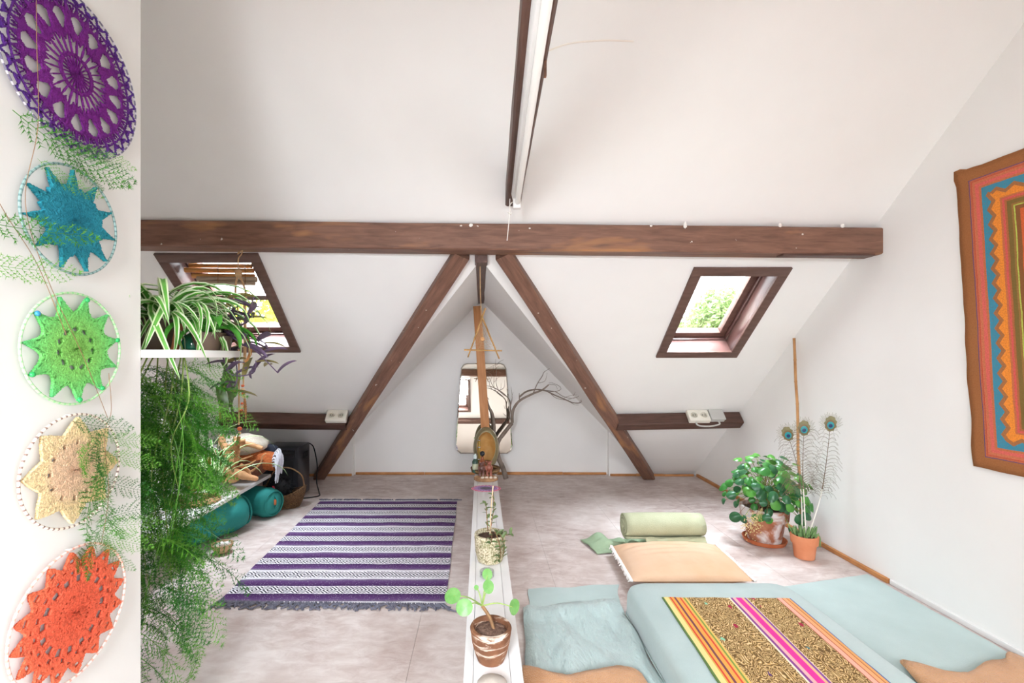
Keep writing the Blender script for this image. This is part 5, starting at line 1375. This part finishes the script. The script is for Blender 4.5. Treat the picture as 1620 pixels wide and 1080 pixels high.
shag('fleece_throw', 'orange-brown fleece throw spread right of the mattress near the wall', [g(1424,1046,.03),g(1450,1052,.03),g(1490,1063,.03),g(1530,1066,.03),g(1560,1050,.03),g(1590,1044,.03),(2.27,1.93),(2.3,1.6),(2.2,1.2),(1.72,1.2),(1.64,1.5)], .024, 4)
# ------------------------------------------------------------------ cushion, rolled blanket, green cloth behind the mattress
cu = thing('floor_cushion', 'peach cotton floor cushion with white fringed sides behind the mattress', 'cushion', (1.17, 2.75, 0))
m_peach = M('peach_cotton', '#dbb99c', '#d2ab89', 3, .85, .35, 10, .02)
qa, qb, qc, qd = Vector((.835,2.50,0)), Vector((1.50,2.50,0)), Vector((1.535,2.99,0)), Vector((.855,2.97,0))
def cfn(sg):
    def f(u, v):
        p = qa.lerp(qb, u).lerp(qd.lerp(qc, u), v); k = (1-abs(2*u-1)**3.2)**.6*(1-abs(2*v-1)**3.2)**.6
        wr = .014*math.sin((v*1.0+.35*(u-.5)**2)*46)*max(0, v-.35)*k*(1-.8*abs(u-.4))
        return (p.x, p.y, .062 + (sg*.062*k + (wr + .004*nz(u*5, v*6) if sg > 0 else 0)*(k > .05)))
    return f
mb = MB(); mb.sheet(40, 40, cfn(1)); mb.sheet(12, 12, cfn(-1)); mb.build('cover', m_peach, cu, angle=80)
for (e0, e1, sx) in ((qa, qd, -1), (qb, qc, 1)):
    for k in range(34):
        p = e0.lerp(e1, (k+.5)/34); p.z = .062; dx = sx*r2.uniform(.012,.024)
        MB().tube([p, p+Vector((dx*.7, r2.uniform(-.006,.006), .004)), p+Vector((dx, r2.uniform(-.01,.01), -.008))], [.007,.006,.003], 5).build('tuft', M('white_tuft', '#efe9e4', rough=.95) if k == 0 and sx < 0 else bpy.data.materials['white_tuft'], cu)
m_gr = M('sage_green_towel', '#b7b99b', '#abad8e', 6, .95, .6, 160, .004); m_gr2 = M('green_cloth', '#9fb394', '#8ea384', 6, .95, .5, 120, .004)
gcl = cloth('green_cloth', 'crumpled muted green cloth under the rolled blanket', [(.76,2.985),(1.46,3.02),(1.50,3.24),(.70,3.20)], m_gr2, .075, (9,9), 50, 26, ridge=lambda u, v: .05*max(0, 1-abs(u-.12)*7)*(1-abs(2*v-1)), seed=4, base=.008)
rb = thing('rolled_blanket', 'rolled sage-green blanket lying at the head of the peach cushion', 'blanket', (1.2, 3.08, .06))
def spiral(a): return .030 + .062*min(1, a/(6*PI)) 
mb = MB(); nA = 84; nX = 10; rows = []
xa_, xb_ = .955, 1.475; yc, zc = 3.06, .165
for i in range(nX+1):
    x = lerp(xa_, xb_, i/nX); row = []
    for k in range(nA+1):
        a = 6*PI*k/nA; rr_ = spiral(a)*(1+.03*nz(x*5, a*.4)) * (1+.05*math.sin(PI*i/nX)); tail = max(0, (a-5.85*PI)/(.15*PI))
        row.append(mb.vert((x+.006*nz(a*.7, i*.2)+(.012*(k/nA-.5) if i in (0,nX) else 0), yc - rr_*math.cos(a-.9), zc + rr_*.86*math.sin(a-.9) )))
    rows.append(row)
for i in range(nX):
    for k in range(nA): mb.face((rows[i][k], rows[i][k+1], rows[i+1][k+1], rows[i+1][k]))
ro = mb.build('roll', m_gr, rb, angle=80); sm = ro.modifiers.new('thickness', 'SOLIDIFY'); sm.thickness = .013; sm.offset = 0
MB().sheet(20, 5, lambda u, v: (lerp(xa_+.12, xb_-.01, u), yc-.088-.02*v+.01*nz(u*5), zc-.052-.022*v+.012*nz(u*6, v*3)), .012).build('loose_edge', m_gr, rb)
# ------------------------------------------------------------------ outdoors, seen through the roof windows
struct(MB().box((-60,-40,-6.2), (60,80,-6)).build('ground', M('far_grass', '#7f9a5a', '#95ad6c', .2, .95), smooth=False))
def tree(name, label, x, y, ztop, rx, rz, mt, seed):
    r = random.Random(seed); root = thing(name, label, 'tree', (x, y, -6)); zc = ztop-rz
    MB().tube([(x,y,-6),(x+.1,y,-3),(x,y,zc)], [.28,.2,.1], 8).build('trunk', m_bark, root)
    mb = MB()
    for k in range(5200):
        d = Vector((r.gauss(0,1), r.gauss(0,1), r.gauss(0,1))).normalized(); q = r.random()**.35
        s = 1+.35*nz(d.x*2.3+seed, d.y*2.3, d.z*2.3)
        p = Vector((x+d.x*rx*q*s, y+d.y*rx*q*s, zc+d.z*rz*q*s)); a = Vector((r.gauss(0,1), r.gauss(0,1), r.gauss(0,1))).normalized(); b = a.orthogonal().normalized(); L = r.uniform(.10,.2)
        mb.poly([p-a*L, p+b*L*.5, p+a*L, p-b*L*.5])
    o = mb.build('foliage', mt, root, smooth=False); o['kind'] = 'stuff'
mtr = leafmat('tree_leaf', '#8fa86a', '#a9bd84', .3, 1.0, .7); mtr2 = leafmat('tree_leaf_yellow', '#b5bd3a', '#d3d65c', .4, 1.0, .7)
tree('garden_tree', 'pale green tree seen through the right roof window', 11.2, 21.0, 4.45, 1.5, 2.2, mtr, 3)
tree('garden_tree', 'lower pale green tree at the left corner of the right roof window', 12.2, 27.0, 3.7, 1.8, 2.3, mtr, 5)
tree('garden_tree', 'yellow-green tree seen through the left roof window', -7.6, 16.0, 3.2, 2.6, 2.4, mtr2, 9)
tree('garden_tree', 'yellow-green bush seen at the left roof window lower corner', -14.5, 24.0, 4.0, 2.6, 2.6, mtr2, 12)
